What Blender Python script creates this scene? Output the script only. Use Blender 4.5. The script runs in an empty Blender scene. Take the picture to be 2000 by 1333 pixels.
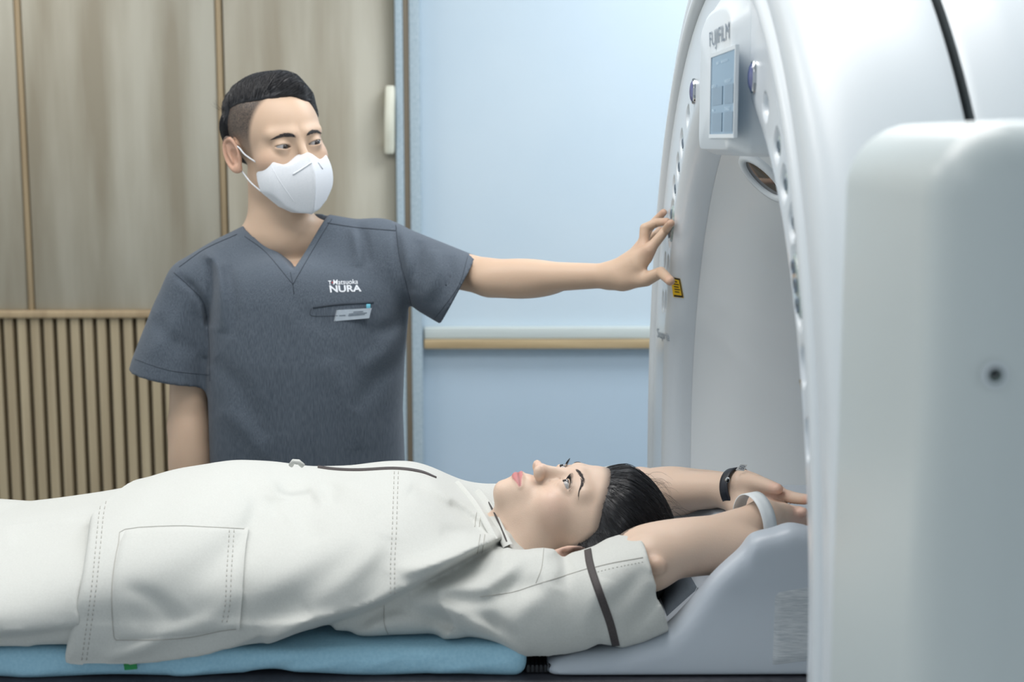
import bpy, bmesh, math, random
import numpy as np
from mathutils import Vector, Matrix
from mathutils.bvhtree import BVHTree
R_ = math.radians; PI = math.pi
random.seed(4); rng = np.random.default_rng(4)
S = bpy.context.scene; COL = S.collection

# ------------------------------------------------------------------ camera
CAMH = 1.62; PITCH = R_(8.12); YAW = R_(-0.6); FPX = 2778.0
cd = bpy.data.cameras.new('camera'); cam = bpy.data.objects.new('camera', cd); COL.objects.link(cam)
cd.lens = 50.0; cd.sensor_width = 36.0; cd.clip_start = 0.05
cam.location = (0, 0, CAMH); cam.rotation_euler = (PI/2 - PITCH, 0, YAW)
cd.dof.use_dof = True; cd.dof.focus_distance = 1.98; cd.dof.aperture_fstop = 5.0
S.camera = cam
RM = cam.rotation_euler.to_matrix(); RMn = np.array(RM)
def ray(px, py): return (RM @ Vector(((px-1000)/FPX, -(py-666.5)/FPX, -1.0)))
def U(px, py, Y):
    d = ray(px, py); k = Y/d.y
    return Vector((d.x*k, Y, CAMH + d.z*k))
def UX(px, py, X):
    d = ray(px, py); k = X/d.x
    return Vector((X, d.y*k, CAMH + d.z*k))

# ------------------------------------------------------------------ world, exposure
w = bpy.data.worlds.new('world'); S.world = w; w.use_nodes = True
bg = w.node_tree.nodes['Background']; bg.inputs[0].default_value = (0.84, 0.93, 1.0, 1); bg.inputs[1].default_value = 0.52
S.view_settings.view_transform = 'Standard'; S.view_settings.look = 'None'
S.view_settings.gamma = 1.0; S.view_settings.use_curve_mapping = False
S.view_settings.exposure = 0.12

def area(name, loc, size, power, col=(1, 1, 1), rot=(0, 0, 0)):
    l = bpy.data.lights.new(name, 'AREA'); l.shape = 'RECTANGLE'; l.size = size[0]; l.size_y = size[1]
    l.energy = power; l.color = col
    o = bpy.data.objects.new(name, l); COL.objects.link(o); o.location = loc; o.rotation_euler = rot
    return o
CEIL = 2.75
LAMPS = ((-0.15, 1.75, 1.5, 0.8, 24, (1.0, 0.97, 0.94)), (1.6, 1.5, 1.5, 0.8, 9, (0.95, 0.98, 1.0)), (0.9, 3.1, 1.2, 0.6, 27, (0.96, 0.98, 1.0)),
         (-1.6, 2.9, 0.6, 1.2, 16, (1.0, 0.97, 0.93)), (-1.5, 0.5, 1.2, 1.2, 7, (1.0, 0.98, 0.96)))  # last one is an unseen panel added to light the figures from the front
for lx_, ly_, sx_, sy_, pw_, lc_ in LAMPS: area('ceiling_lamp_light', (lx_, ly_, CEIL-0.06), (sx_, sy_), pw_, lc_)

# ------------------------------------------------------------------ materials
def lin(c):
    c = c/255.0
    return c/12.92 if c <= 0.04045 else ((c+0.055)/1.055)**2.4
def rgb(*c): return tuple(lin(v) for v in c) + (1.0,)
MATS = {}
def mat(name, c, rough=0.5, c2=None, scale=(60, 60, 60), detail=4, bump=0.0, bscale=None, spec=0.5, sss=0.0,
        attr=None, metal=0.0, sheen=0.0, coat=0.0, emis=None, trans=0.0, ramp=(0.35, 0.65)):
    m = bpy.data.materials.new(name); m.use_nodes = True; nt = m.node_tree; N = nt.nodes; L = nt.links
    b = N['Principled BSDF']; b.inputs['Base Color'].default_value = c
    b.inputs['Roughness'].default_value = rough; b.inputs['Specular IOR Level'].default_value = spec
    b.inputs['Metallic'].default_value = metal; b.inputs['Coat Weight'].default_value = coat
    if sheen: b.inputs['Sheen Weight'].default_value = sheen
    if trans: b.inputs['Transmission Weight'].default_value = trans
    if sss:
        b.inputs['Subsurface Weight'].default_value = sss
        b.inputs['Subsurface Radius'].default_value = (1.0, 0.4, 0.25); b.inputs['Subsurface Scale'].default_value = 0.006
    if emis:
        b.inputs['Emission Color'].default_value = c; b.inputs['Emission Strength'].default_value = emis
    tc = N.new('ShaderNodeTexCoord'); src = None
    if attr:
        a = N.new('ShaderNodeAttribute'); a.attribute_name = attr; src = a.outputs['Color']
        L.new(src, b.inputs['Base Color'])
    if c2:
        mp = N.new('ShaderNodeMapping'); mp.inputs['Scale'].default_value = scale
        L.new(tc.outputs['Object'], mp.inputs[0])
        nz = N.new('ShaderNodeTexNoise'); nz.inputs['Scale'].default_value = 1.0; nz.inputs['Detail'].default_value = detail
        L.new(mp.outputs[0], nz.inputs['Vector'])
        rp = N.new('ShaderNodeMapRange'); rp.inputs[1].default_value = ramp[0]; rp.inputs[2].default_value = ramp[1]
        L.new(nz.outputs['Fac'], rp.inputs[0])
        mx = N.new('ShaderNodeMix'); mx.data_type = 'RGBA'
        L.new(rp.outputs[0], mx.inputs['Factor']); mx.inputs['A'].default_value = c; mx.inputs['B'].default_value = c2
        if src:
            m2 = N.new('ShaderNodeMix'); m2.data_type = 'RGBA'; m2.blend_type = 'MULTIPLY'; m2.inputs['Factor'].default_value = 1
            L.new(src, m2.inputs['A']); L.new(mx.outputs['Result'], m2.inputs['B']); L.new(m2.outputs['Result'], b.inputs['Base Color'])
        else: L.new(mx.outputs['Result'], b.inputs['Base Color'])
    if bump:
        mp2 = N.new('ShaderNodeMapping'); mp2.inputs['Scale'].default_value = bscale or scale
        L.new(tc.outputs['Object'], mp2.inputs[0])
        n2 = N.new('ShaderNodeTexNoise'); n2.inputs['Scale'].default_value = 1.0; n2.inputs['Detail'].default_value = 3
        L.new(mp2.outputs[0], n2.inputs['Vector'])
        bp = N.new('ShaderNodeBump'); bp.inputs['Strength'].default_value = bump; bp.inputs['Distance'].default_value = 0.002
        L.new(n2.outputs['Fac'], bp.inputs['Height']); L.new(bp.outputs[0], b.inputs['Normal'])
    MATS[name] = m
    return m
M_wood = mat('oak_veneer', rgb(187, 183, 168), 0.55, rgb(154, 146, 128), (9, 9, 0.9), 8, 0.15, (120, 120, 3), ramp=(0.38, 0.66))
M_woodedge = mat('oak_edge', rgb(176, 156, 124), 0.5, rgb(158, 138, 108), (40, 40, 2), 5)
M_slat = mat('oak_slat', rgb(178, 164, 136), 0.55, rgb(158, 143, 116), (30, 30, 1.2), 6)
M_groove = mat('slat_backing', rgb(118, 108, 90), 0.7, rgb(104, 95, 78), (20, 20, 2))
M_wall = mat('blue_paint', rgb(194, 210, 221), 0.7, rgb(191, 208, 220), (4, 4, 4))
M_wall2 = mat('blue_panel', rgb(178, 197, 213), 0.6, rgb(175, 195, 211), (4, 4, 4))
M_frame = mat('door_frame', rgb(178, 194, 203), 0.6, rgb(150, 170, 182), (300, 300, 120), 5)
M_bronze = mat('frame_strip', rgb(142, 128, 108), 0.45, rgb(122, 110, 92), (60, 60, 2))
M_cream = mat('cream_plastic', rgb(222, 222, 206), 0.4, rgb(216, 216, 200), (20, 20, 20))
M_rail = mat('rail_white', rgb(196, 206, 204), 0.5, rgb(188, 198, 198), (5, 200, 200))
M_railw = mat('rail_wood', rgb(186, 166, 130), 0.5, rgb(166, 146, 112), (3, 80, 80))
M_floor = mat('floor_vinyl', rgb(176, 180, 182), 0.5, rgb(160, 165, 168), (30, 30, 30))
M_ceil = mat('ceiling_paint', rgb(232, 236, 238), 0.8, rgb(226, 230, 232), (30, 30, 30))
M_gan = mat('gantry_white', rgb(219, 226, 231), 0.32, rgb(217, 225, 230), (3, 3, 3), spec=0.5)
M_gan2 = mat('gantry_panel', rgb(216, 223, 229), 0.22, rgb(214, 222, 228), (3, 3, 3), spec=0.5)
M_ganshade = mat('gantry_side_shaded', rgb(204, 213, 213), 0.35, rgb(202, 211, 211), (3, 3, 3))  # greyer copy of the gantry white: light falloff on the side put into the colour
M_fun = mat('bore_grey', rgb(222, 227, 230), 0.25, rgb(220, 226, 229), (3, 3, 3), spec=0.4)
M_dark = mat('dark_joint', rgb(58, 68, 72), 0.6, rgb(50, 58, 62), (30, 30, 30))
M_black = mat('black_rubber', rgb(24, 28, 34), 0.4, rgb(20, 24, 30), (60, 60, 60))
M_label = mat('label_ink', rgb(128, 142, 157), 0.5, rgb(122, 136, 151), (60, 60, 60))
M_screen = mat('screen_glass', rgb(92, 118, 138), 0.1, rgb(88, 114, 134), (10, 10, 10), emis=0.25)
M_scrd = mat('screen_tile', rgb(74, 98, 118), 0.12, rgb(70, 94, 114), (10, 10, 10), emis=0.15)
M_scrl = mat('screen_text', rgb(170, 190, 205), 0.3, rgb(165, 186, 202), (10, 10, 10), emis=0.25)
M_yel = mat('warning_yellow', rgb(236, 192, 24), 0.4, rgb(230, 186, 20), (30, 30, 30))
M_purple = mat('lens_purple', rgb(96, 104, 150), 0.1, rgb(84, 92, 138), (60, 60, 60), coat=1)
M_chrome = mat('chrome', rgb(200, 204, 208), 0.15, rgb(190, 194, 198), (60, 60, 60), metal=1)
M_key = mat('key_cap', rgb(186, 198, 200), 0.12, rgb(150, 168, 164), (150, 150, 150), coat=0.6)
M_lens = mat('dark_lens', rgb(70, 66, 66), 0.08, rgb(50, 48, 50), (30, 30, 30), coat=1)

# ------------------------------------------------------------------ object helpers
def link(o, m=None, parent=None):
    COL.objects.link(o)
    if m is not None: o.data.materials.append(m)
    if parent is not None:
        o.parent = parent
        q = parent; mw = Matrix()
        if parent.type == 'EMPTY': mw = Matrix.Translation(parent.location)
        o.matrix_parent_inverse = mw.inverted()
    return o
def mk(name, V, Fc, m, parent=None, smooth=True):
    me = bpy.data.meshes.new(name)
    V = np.asarray(V, dtype=np.float32).reshape(-1, 3)
    me.from_pydata([tuple(map(float, v)) for v in V], [], [tuple(f) for f in Fc])
    me.update()
    if smooth: me.polygons.foreach_set('use_smooth', [True]*len(me.polygons))
    return link(bpy.data.objects.new(name, me), m, parent)
def empty(name, loc, label, cat, group=None):
    o = bpy.data.objects.new(name, None); COL.objects.link(o); o.location = loc; o.empty_display_size = 0.1
    tag(o, label, cat, group); return o
def tag(o, label=None, cat=None, group=None, kind=None):
    if label: o['label'] = label
    if cat: o['category'] = cat
    if group: o['group'] = group
    if kind: o['kind'] = kind
    return o
def bmobj(name, bm, m, parent=None, smooth=False):
    me = bpy.data.meshes.new(name); bm.to_mesh(me); bm.free()
    if smooth: me.polygons.foreach_set('use_smooth', [True]*len(me.polygons))
    return link(bpy.data.objects.new(name, me), m, parent)
def addbox(bm, lo, hi):
    r = bmesh.ops.create_cube(bm, size=1.0)
    c = [(a+b)/2 for a, b in zip(lo, hi)]; s = [b-a for a, b in zip(lo, hi)]
    for v in r['verts']: v.co = Vector((v.co.x*s[0]+c[0], v.co.y*s[1]+c[1], v.co.z*s[2]+c[2]))
def box(name, lo, hi, m, parent=None, bev=0.0, seg=3):
    bm = bmesh.new(); addbox(bm, lo, hi)
    if bev: bmesh.ops.bevel(bm, geom=list(bm.edges), offset=bev, segments=seg, affect='EDGES', profile=0.5)
    return bmobj(name, bm, m, parent, bool(bev))
def grid(name, rows, m, parent=None, closed=False, smooth=True, flip=False):
    """rows: list of lists of points (same length)"""
    nr = len(rows); nc = len(rows[0]); V = [p for r in rows for p in r]; Fc = []
    for i in range(nr-1):
        for j in range(nc if closed else nc-1):
            k = (j+1) % nc
            f = (i*nc+j, i*nc+k, (i+1)*nc+k, (i+1)*nc+j)
            Fc.append(f[::-1] if flip else f)
    return mk(name, V, Fc, m, parent, smooth)
def tubes(name, lines, r, m, parent=None, n=6, taper=None, flat=1.0):
    """many polylines -> one mesh of thin tubes"""
    V = []; Fc = []
    for li, L in enumerate(lines):
        L = np.asarray(L, float); k = len(L)
        if k < 2: continue
        T = np.gradient(L, axis=0); T /= np.linalg.norm(T, axis=1, keepdims=True)+1e-12
        up = np.array([0.13, 0.31, 0.94]); 
        if abs(T[0] @ up) > 0.9: up = np.array([0.9, 0.3, 0.1])
        A = np.cross(T, up); A /= np.linalg.norm(A, axis=1, keepdims=True)+1e-12
        B = np.cross(T, A); b0 = len(V)
        rr = r[li] if hasattr(r, '__len__') else r
        for i in range(k):
            q = rr*(taper[min(len(taper)-1, int(round(i/(k-1)*(len(taper)-1))))] if taper else 1)
            for j in range(n):
                a = 2*PI*j/n; V.append(L[i]+q*(math.cos(a)*A[i]+flat*math.sin(a)*B[i]))
        for i in range(k-1):
            for j in range(n):
                Fc.append((b0+i*n+j, b0+i*n+(j+1) % n, b0+(i+1)*n+(j+1) % n, b0+(i+1)*n+j))
        Fc.append(tuple(b0+j for j in range(n))[::-1]); Fc.append(tuple(b0+(k-1)*n+j for j in range(n)))
    return mk(name, V, Fc, m, parent)
DG = None
def bvh_of(*obs):
    V = []; Fc = []
    for o in obs:
        b = len(V); V += [o.matrix_world @ v.co if False else v.co.copy() for v in o.data.vertices]
        Fc += [tuple(b+i for i in p.vertices) for p in o.data.polygons]
    return BVHTree.FromPolygons(V, Fc)
CP = Vector((0, 0, CAMH))
def cast(bv, px, py, off=0.001, back=None):
    d = ray(px, py).normalized()
    h, n, i, t = bv.ray_cast(CP, d)
    if h is None: return back
    if n.dot(d) > 0: n = -n
    return h + n*off
def castline(bv, pts, step=4, off=0.001):
    out = []
    for a, b in zip(pts[:-1], pts[1:]):
        k = max(1, int(math.hypot(b[0]-a[0], b[1]-a[1])/step))
        for i in range(k):
            q = cast(bv, a[0]+(b[0]-a[0])*i/k, a[1]+(b[1]-a[1])*i/k, off)
            if q: out.append(q)
    q = cast(bv, pts[-1][0], pts[-1][1], off)
    if q: out.append(q)
    return out
def spl(pts, n=8):
    """catmull-rom through 2D/3D points"""
    P = [np.array(p, float) for p in pts]; P = [2*P[0]-P[1]]+P+[2*P[-1]-P[-2]]; out = []
    for i in range(1, len(P)-2):
        for j in range(n):
            t = j/n; a, b, c, d = P[i-1], P[i], P[i+1], P[i+2]
            out.append(0.5*((2*b)+(-a+c)*t+(2*a-5*b+4*c-d)*t*t+(-a+3*b-3*c+d)*t**3))
    out.append(P[-2]); return out
def textmesh(name, txt, fn, m, parent, depth_off=0.0, bold=0.0, sub=0):
    """text laid on a surface: fn(u, v) -> world point, u in 0..1 over the text's width, v in 0..1 over its height"""
    cu = bpy.data.curves.new('tmp', 'FONT'); cu.body = txt; cu.offset = bold; cu.resolution_u = 4
    o = bpy.data.objects.new('tmp', cu); COL.objects.link(o)
    bpy.context.view_layer.update()
    me = bpy.data.meshes.new_from_object(o.evaluated_get(bpy.context.evaluated_depsgraph_get()))
    bpy.data.objects.remove(o)
    xs = [v.co.x for v in me.vertices]; ys = [v.co.y for v in me.vertices]
    x0, x1, y0, y1 = min(xs), max(xs), min(ys), max(ys)
    for v in me.vertices:
        q = fn((v.co.x-x0)/(x1-x0), (v.co.y-y0)/(y1-y0))
        if q is not None: v.co = q
    me.name = name
    return link(bpy.data.objects.new(name, me), m, parent)

# ------------------------------------------------------------------ room
WY = 3.9
XL, XR = -2.6, 3.6
def struct(o): return tag(o, kind='structure')
struct(box('floor', (XL-0.1, -1.4, -0.1), (XR+0.1, WY+0.1, 0), M_floor))
struct(box('ceiling', (XL-0.1, -0.6, CEIL), (XR+0.1, WY+0.1, CEIL+0.1), M_ceil))
XJ = U(800, 300, WY).x
struct(box('wall_left', (XL-0.1, -0.6, 0), (XL, WY, CEIL), M_ceil))
struct(box('wall_right', (XR, -0.6, 0), (XR+0.1, WY, CEIL), M_ceil))
ZC = U(150, 606, WY).z; zc2 = U(150, 621, WY).z
xs_seam = [U(46, 250, WY).x, U(434, 250, WY).x]
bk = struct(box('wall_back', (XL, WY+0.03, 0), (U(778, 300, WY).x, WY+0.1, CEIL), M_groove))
# veneer panels above the moulding, separated by proud edge strips
def panel(x0, x1, z0, z1, nm='trim_1'):
    o = box(nm, (x0, WY, z0), (x1, WY+0.03, z1), M_wood, None, 0.002, 1); struct(o); return o
panel(XL, xs_seam[0]-0.012, ZC, CEIL, 'trim_1'); panel(xs_seam[0]+0.008, xs_seam[1]-0.012, ZC, CEIL, 'trim_2')
for i, x in enumerate(xs_seam): struct(box('trim_%d' % (3+i), (x-0.009, WY-0.003, ZC), (x+0.005, WY+0.03, CEIL), M_woodedge, None, 0.002, 1))
# door leaf of the same veneer at the right of the seam, down to the floor
xd1 = U(773, 300, WY).x
struct(box('door_1', (xs_seam[1]+0.010, WY, 0.01), (xd1, WY+0.03, CEIL-0.02), M_wood, None, 0.002, 1))
struct(box('trim_5', (XL, WY-0.012, zc2), (xs_seam[1]-0.004, WY+0.03, ZC), M_woodedge, None, 0.004, 2))
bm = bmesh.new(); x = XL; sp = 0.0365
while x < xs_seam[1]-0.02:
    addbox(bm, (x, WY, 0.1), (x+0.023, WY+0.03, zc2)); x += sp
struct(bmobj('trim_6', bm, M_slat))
struct(box('baseboard_back', (XL, WY-0.01, 0), (xs_seam[1], WY+0.03, 0.1), M_woodedge))
# door handle, cream
hp = [U(762, 168, WY), U(762, 300, WY)]
hd = empty('door_handle', (hp[0].x, WY, hp[1].z), 'cream rounded pull handle on the edge of the wooden door', 'handle')
hw_ = 0.014; zt, zb = hp[0].z, hp[1].z
rows = []
for i in range(25):
    t = i/24; z = zb+(zt-zb)*t; e = min(1, math.sin(PI*min(1, max(0.0, t)))*4+0.0)
    rnd = max(.86, math.sqrt(max(0, 1-max(0, (abs(t-.5)-.46)/.04)**2)))
    out = 0.020+0.018*math.sin(PI*t)
    rows.append([Vector((hp[0].x-0.002+0.004*t+rnd*hw_*math.cos(a), WY-out+(0.013 if math.sin(a) < 0 else 0)*0-0.011*rnd*math.sin(a), z)) for a in [2*PI*j/16 for j in range(16)]])
grid('grip', rows, M_cream, hd, True)
box('mount', (hp[0].x-0.010, WY-0.03, zb+0.02), (hp[0].x+0.012, WY, zb+0.05), M_cream, hd, 0.003)
box('mount', (hp[0].x-0.010, WY-0.03, zt-0.05), (hp[0].x+0.012, WY, zt-0.02), M_cream, hd, 0.003)
# door frame: pale strip, bronze strip, pale strip
fx = [U(v, 300, WY).x for v in (775, 790, 802, 823)]
struct(box('trim_7', (fx[0], WY-0.03, 0), (fx[1], WY+0.1, CEIL), M_frame, None, 0.003, 2))
struct(box('trim_8', (fx[1], WY-0.02, 0), (fx[2], WY+0.1, CEIL), M_bronze, None, 0.002, 2))
struct(box('trim_9', (fx[2], WY-0.03, 0), (fx[3], WY+0.1, CEIL), M_frame, None, 0.003, 2))
# blue wall with a rail
zr0, zr1, zr2 = U(1000, 638, WY).z, U(1000, 661, WY).z, U(1000, 679, WY).z
struct(box('wall_right_back', (fx[3], WY+0.012, zr1), (XR, WY+0.1, CEIL), M_wall))
struct(box('wall_lower_back', (fx[3], WY+0.012, 0), (XR, WY+0.1, zr1-0.0005), M_wall2))
struct(box('trim_10', (fx[3]+0.004, WY-0.02, zr1), (XR, WY+0.012, zr0), M_rail, None, 0.003, 2))
struct(box('trim_11', (fx[3]+0.004, WY-0.026, zr2), (XR, WY+0.012, zr1-0.0004), M_railw, None, 0.002, 2))
for i, (x, y, sx, sy, _p, _c) in enumerate(LAMPS):
    cl = empty('ceiling_light', (x, y, CEIL), ['wide white ceiling light panel above the patient', 'white ceiling light panel above the scanner',
        'white ceiling light panel near the blue wall', 'narrow white ceiling light panel near the wooden wall', 'added square white fill light panel nearest the camera on the left'][i], 'light')
    bm = bmesh.new(); 
    for a, b in (((-1, -1), (1, -.94)), ((-1, .94), (1, 1)), ((-1, -.94), (-.96, .94)), ((.96, -.94), (1, .94))):
        addbox(bm, (x+a[0]*(sx/2+.03), y+a[1]*(sy/2+.03), CEIL-0.05), (x+b[0]*(sx/2+.03), y+b[1]*(sy/2+.03), CEIL))
    bmobj('frame', bm, M_ceil, cl)

# ------------------------------------------------------------------ CT gantry
YC, ZCN = 1.836, 1.1275
def arch(L, n=96, zb=0.06):
    Xf, Xn, af, an, b = L; pts = []
    for i in range(10): 
        z = zb+(ZCN-zb)*i/10; pts.append((Xf, YC+af, z))
    for i in range(n+1):
        t = PI*i/n; c = math.cos(t); a = af if c > 0 else an
        k = (1-c)/2
        pts.append((Xf+(Xn-Xf)*k, YC+a*c, ZCN+b*math.sin(t)))
    for i in range(9, -1, -1):
        z = zb+(ZCN-zb)*i/10; pts.append((Xn, YC-an, z))
    return pts
ct = empty('ct_scanner', (0.7, YC, 0), 'large white arched ring scanner with round tunnel at the right', 'medical scanner')
RX0 = 0.285
grid('front_rim', [arch(l) for l in [(.294, .294, .715, .660, .694), (.288, .287, .720, .664, .698), (.281, .273, .727, .670, .703), (.278, .268, .736, .676, .709),
     (.2785, .268, .748, .684, .716), (.282, .271, .758, .691, .722), (.290, .277, .764, .696, .727)]], M_gan, ct)
def fil(x0, x1, a0, b0, A, B, n=8):
    out = []
    for i in range(n+1):
        t = PI/2*i/n; out.append((x0, a0, b0, math.sin(t), 1-math.cos(t)))
    return out
bands = [(.288, .275, .766, .698, .729), (.286, .271, .772, .704, .733), (.285, .270, .782, .735, .745)]
for i in range(1, 9):
    t = PI/2*i/8; s = math.sin(t); c = 1-math.cos(t)
    bands.append((.285+.10*c, .270+.115*c, .782+.035*s, .735+.065*s, .745+.055*s))
bands += [(.397, .397, .817, .800, .800)]
grid('front_cover', [arch(l) for l in bands], M_gan, ct)
grid('cover_joint', [arch(l) for l in [(.397, .397, .817, .800, .800), (.398, .398, .80, .785, .785), (.403, .403, .80, .785, .785), (.404, .404, .82, .806, .804)]], M_dark, ct)
grid('rear_cover', [arch(l) for l in [(.404, .404, .82, .806, .804), (.410, .410, .826, .812, .810), (.45, .45, .832, .817, .818), (.6, .6, .85, .825, .835), (1.10, 1.10, .86, .83, .84), (1.14, 1.14, .84, .81, .82)]], M_gan, ct)
# front panel: polar height field with dimples for the keys
wells = []   # (angle, radius, half tangent, half radial, kind)
def sym(a, b, kind, ht, hr_f, hr_n):
    A = UX(a[0], a[1], RX0); B = UX(b[0], b[1], RX0)
    y = ((A.y-YC)+(YC-B.y))/2; z = (A.z+B.z)/2-ZCN
    for s, hr in ((1, hr_f), (-1, hr_n)):
        wells.append((math.atan2(z, s*y), math.hypot(y, z), ht, hr, kind))
sym((1345, 226), (1498, 210), 'plain', .017, .013, .012)
sym((1332, 280), (1519, 286), 'key', .0175, .020, .0145)
sym((1324, 326), (1531, 360), 'key', .0175, .020, .0145)
sym((1316, 369), (1545, 435), 'key', .0175, .020, .0145)
sym((1311, 436), (1557, 560), 'big', .042, .022, .018)
for (dr, ang, ht) in ((.000, 3.0, .018), (.036, 1.4, .018), (-.002, -3.6, .018), (.032, -5.2, .018)):
    base = 25.0
    for s in (1, -1):
        th = R_(base+ang) if s > 0 else PI-R_(base+ang)
        wells.append((th, .612+dr-.012, ht, .011, 'plain'))
def panel_x(r, th):
    x = RX0 + 0.0
    t = max(0.0, (0.592-r)/0.05)
    x += 0.045*(1-math.sqrt(max(0, 1-min(1, t)**2)))
    for wa, wr, ht, hr, kd in wells:
        dt = (th-wa)*wr/ht; dr = (r-wr)/hr
        if abs(dt) < 1.3 and abs(dr) < 1.3:
            e = (abs(dt)**2.6+abs(dr)**2.6)**(1/2.6)
            if e < 1.12:
                x += (0.007 if kd != 'plain' else 0.008)*min(1, (1.12-e)/0.28)
    return x
def rings(r0, r1, nr, t0, t1, ntt, bnd=None):
    rows = []
    for i in range(nr+1):
        row = []
        for j in range(ntt+1):
            th = t0+(t1-t0)*j/ntt
            rmax = r1 if bnd is None else bnd(th)
            r = r0+(rmax-r0)*i/nr
            row.append((panel_x(r, th), YC+r*math.cos(th), ZCN+r*math.sin(th)))
        rows.append(row)
    return rows
def bnd(th):
    c, s = math.cos(th), math.sin(th); a = .717 if c > 0 else .661
    if s > 0: return 1/math.sqrt((c/a)**2+(s/.694)**2)
    return min(a/max(1e-6, abs(c)), 1.0/max(1e-6, -s)) if s < -0.001 else a
grid('front_panel', rings(.542, 0, 68, R_(-25), R_(205), 1000, bnd), M_gan2, ct, flip=True)
grid('lower_panel', rings(.542, 0, 12, R_(205), R_(335), 120, bnd), M_gan2, ct, flip=True)
# bore tunnel
prof = [(RX0+.0452, .5422), (.35, .522), (.40, .470), (.45, .435), (.50, .410), (.56, .392), (.64, .385), (.80, .385), (.96, .40), (1.06, .47), (1.14, .56)]
pf = spl(prof, 5)
rows = [[(x, YC+r*math.cos(t), ZCN+r*math.sin(t)) for t in [2*PI*j/160 for j in range(160)]] for x, r in pf]
funnel = grid('bore_tunnel', rows, M_fun, ct, True)
tubes('bore_ring', [[(.642, YC+.3845*math.cos(t), ZCN+.3845*math.sin(t)) for t in [2*PI*j/120 for j in range(121)]]], .0018, M_gan2, ct, 6)
# rear face
def arcring(X, r0, m, nm):
    rows = [[], []]
    for j in range(161):
        th = 2*PI*j/160
        c, s = math.cos(th), math.sin(th); a = .84 if c > 0 else .81
        rr = 1/math.sqrt((c/a)**2+(s/.82)**2) if s > 0 else min(a/max(1e-6, abs(c)), (ZCN-.06)/max(1e-6, -s))
        rows[0].append((X, YC+r0*c, ZCN+r0*s)); rows[1].append((X, YC+rr*c, ZCN+rr*s))
    return grid(nm, rows, m, ct)
arcring(1.14, .56, M_gan, 'rear_panel')
# keys in the wells
for wa, wr, ht, hr, kd in wells:
    if kd == 'plain': continue
    def el(rx, f, nn=20, off=(0, 0)):
        return [(rx, YC+(wr+off[0]+f*hr*math.sin(a))*math.cos(wa+(off[1]+f*ht*math.cos(a))/wr), ZCN+(wr+off[0]+f*hr*math.sin(a))*math.sin(wa+(off[1]+f*ht*math.cos(a))/wr)) for a in [2*PI*q/nn for q in range(nn)]]
    if kd == 'key':
        k = grid('key', [el(RX0+.008, .74), el(RX0+.0035, .72), el(RX0+.002, .60), el(RX0+.0022, .25), el(RX0+.0022, .01)], M_key, ct, True)
        tubes('key_symbol', [[Vector(p) for p in el(RX0+.0016, .38, 14)]+[Vector(el(RX0+.0016, .38, 14)[0])]], .0009, M_label, k, 5)
    else:
        k = grid('key', [el(RX0+.008, .86), el(RX0+.001, .84), el(RX0-.001, .76), el(RX0-.0005, .3), el(RX0-.0005, .01)], M_key, ct, True)
        for o in (-.5, 0, .5):
            pp = [Vector((RX0-.002, YC+(wr+.28*hr*math.sin(a))*math.cos(wa+(o*ht+.17*ht*math.cos(a))/wr), ZCN+(wr+.28*hr*math.sin(a))*math.sin(wa+(o*ht+.17*ht*math.cos(a))/wr))) for a in [2*PI*q/12 for q in range(13)]]
            tubes('key_symbol', [pp], .0010, M_label, k, 5)
# two purple lenses
A = UX(1358, 178, RX0); B = UX(1476, 150, RX0); yy = ((A.y-YC)+(YC-B.y))/2; zz = (A.z+B.z)/2
for s, hy in ((1, .0125), (-1, .0125)):
    rows = [[(RX0-h, YC+s*yy+hy*f*math.cos(a), zz+.0185*f*math.sin(a)) for a in [2*PI*q/24 for q in range(24)]] for h, f in ((-.003, 1), (.002, 1), (.004, .93), (.004, .86))]
    lb = grid('lens_bezel', rows, M_chrome, ct, True)
    rows = [[(RX0-h, YC+s*yy+hy*f*math.cos(a), zz+.0185*f*math.sin(a)) for a in [2*PI*q/24 for q in range(24)]] for h, f in ((.004, .86), (.0065, .6), (.0075, .3), (.0078, .01))]
    grid('lens', rows, M_purple, lb, True)

# control panel with screen: rounded arch-topped block standing proud of the front
CPX = .266
def cpo(k, grow):   # outline, in (Y, z)
    y0, y1 = 1.648-grow, 1.892+grow*.4; zb_, zs = 1.606-grow*.25, 1.742
    out = []
    for i in range(7): out.append((y1, zb_+.02+(zs-zb_-.02)*i/6))
    for i in range(1, 24):
        t = PI*i/24; c = math.cos(t)
        out.append(((y0+y1)/2+(y1-y0)/2*(abs(c)**.75)*(1 if c > 0 else -1), zs+(.034+grow)*math.sin(t)**.8))
    for i in range(6, -1, -1): out.append((y0, zb_+.02+(zs-zb_-.02)*i/6))
    for i in range(1, 6): 
        t = i/6*PI/2; out.append((y0+.02*(1-math.cos(t)), zb_+.02-.02*math.sin(t)))
    for i in range(0, 6):
        t = PI/2-i/6*PI/2; out.append((y1-.02*(1-math.cos(t)), zb_+.02-.02*math.sin(t)))
    return out
rows = []
for x, g in ((RX0+.05, .034), (RX0+.004, .030), (RX0-.002, .022), (CPX+.006, .004), (CPX+.002, .001), (CPX, -.005)):
    rows.append([(x, y, z) for y, z in cpo(0, g)])
cy, cz = 1.77, 1.68
rows.append([(CPX, cy+(y-cy)*.3, cz+(z-cz)*.3) for y, z in cpo(0, -.004)]); rows.append([(CPX, cy, cz)]*len(rows[0]))
cp = grid('control_panel', rows, M_gan, ct, True)
sq = [UX(*q, CPX-.0012) for q in ((1386, 113), (1434, 98), (1436, 262), (1391, 262))]   # TL(far) TR(near) BR BL
y_l, y_r = (sq[0].y+sq[3].y)/2, (sq[1].y+sq[2].y)/2; z_t, z_b = (sq[0].z+sq[1].z)/2, (sq[2].z+sq[3].z)/2
fr = 0.0045
bm = bmesh.new()
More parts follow.
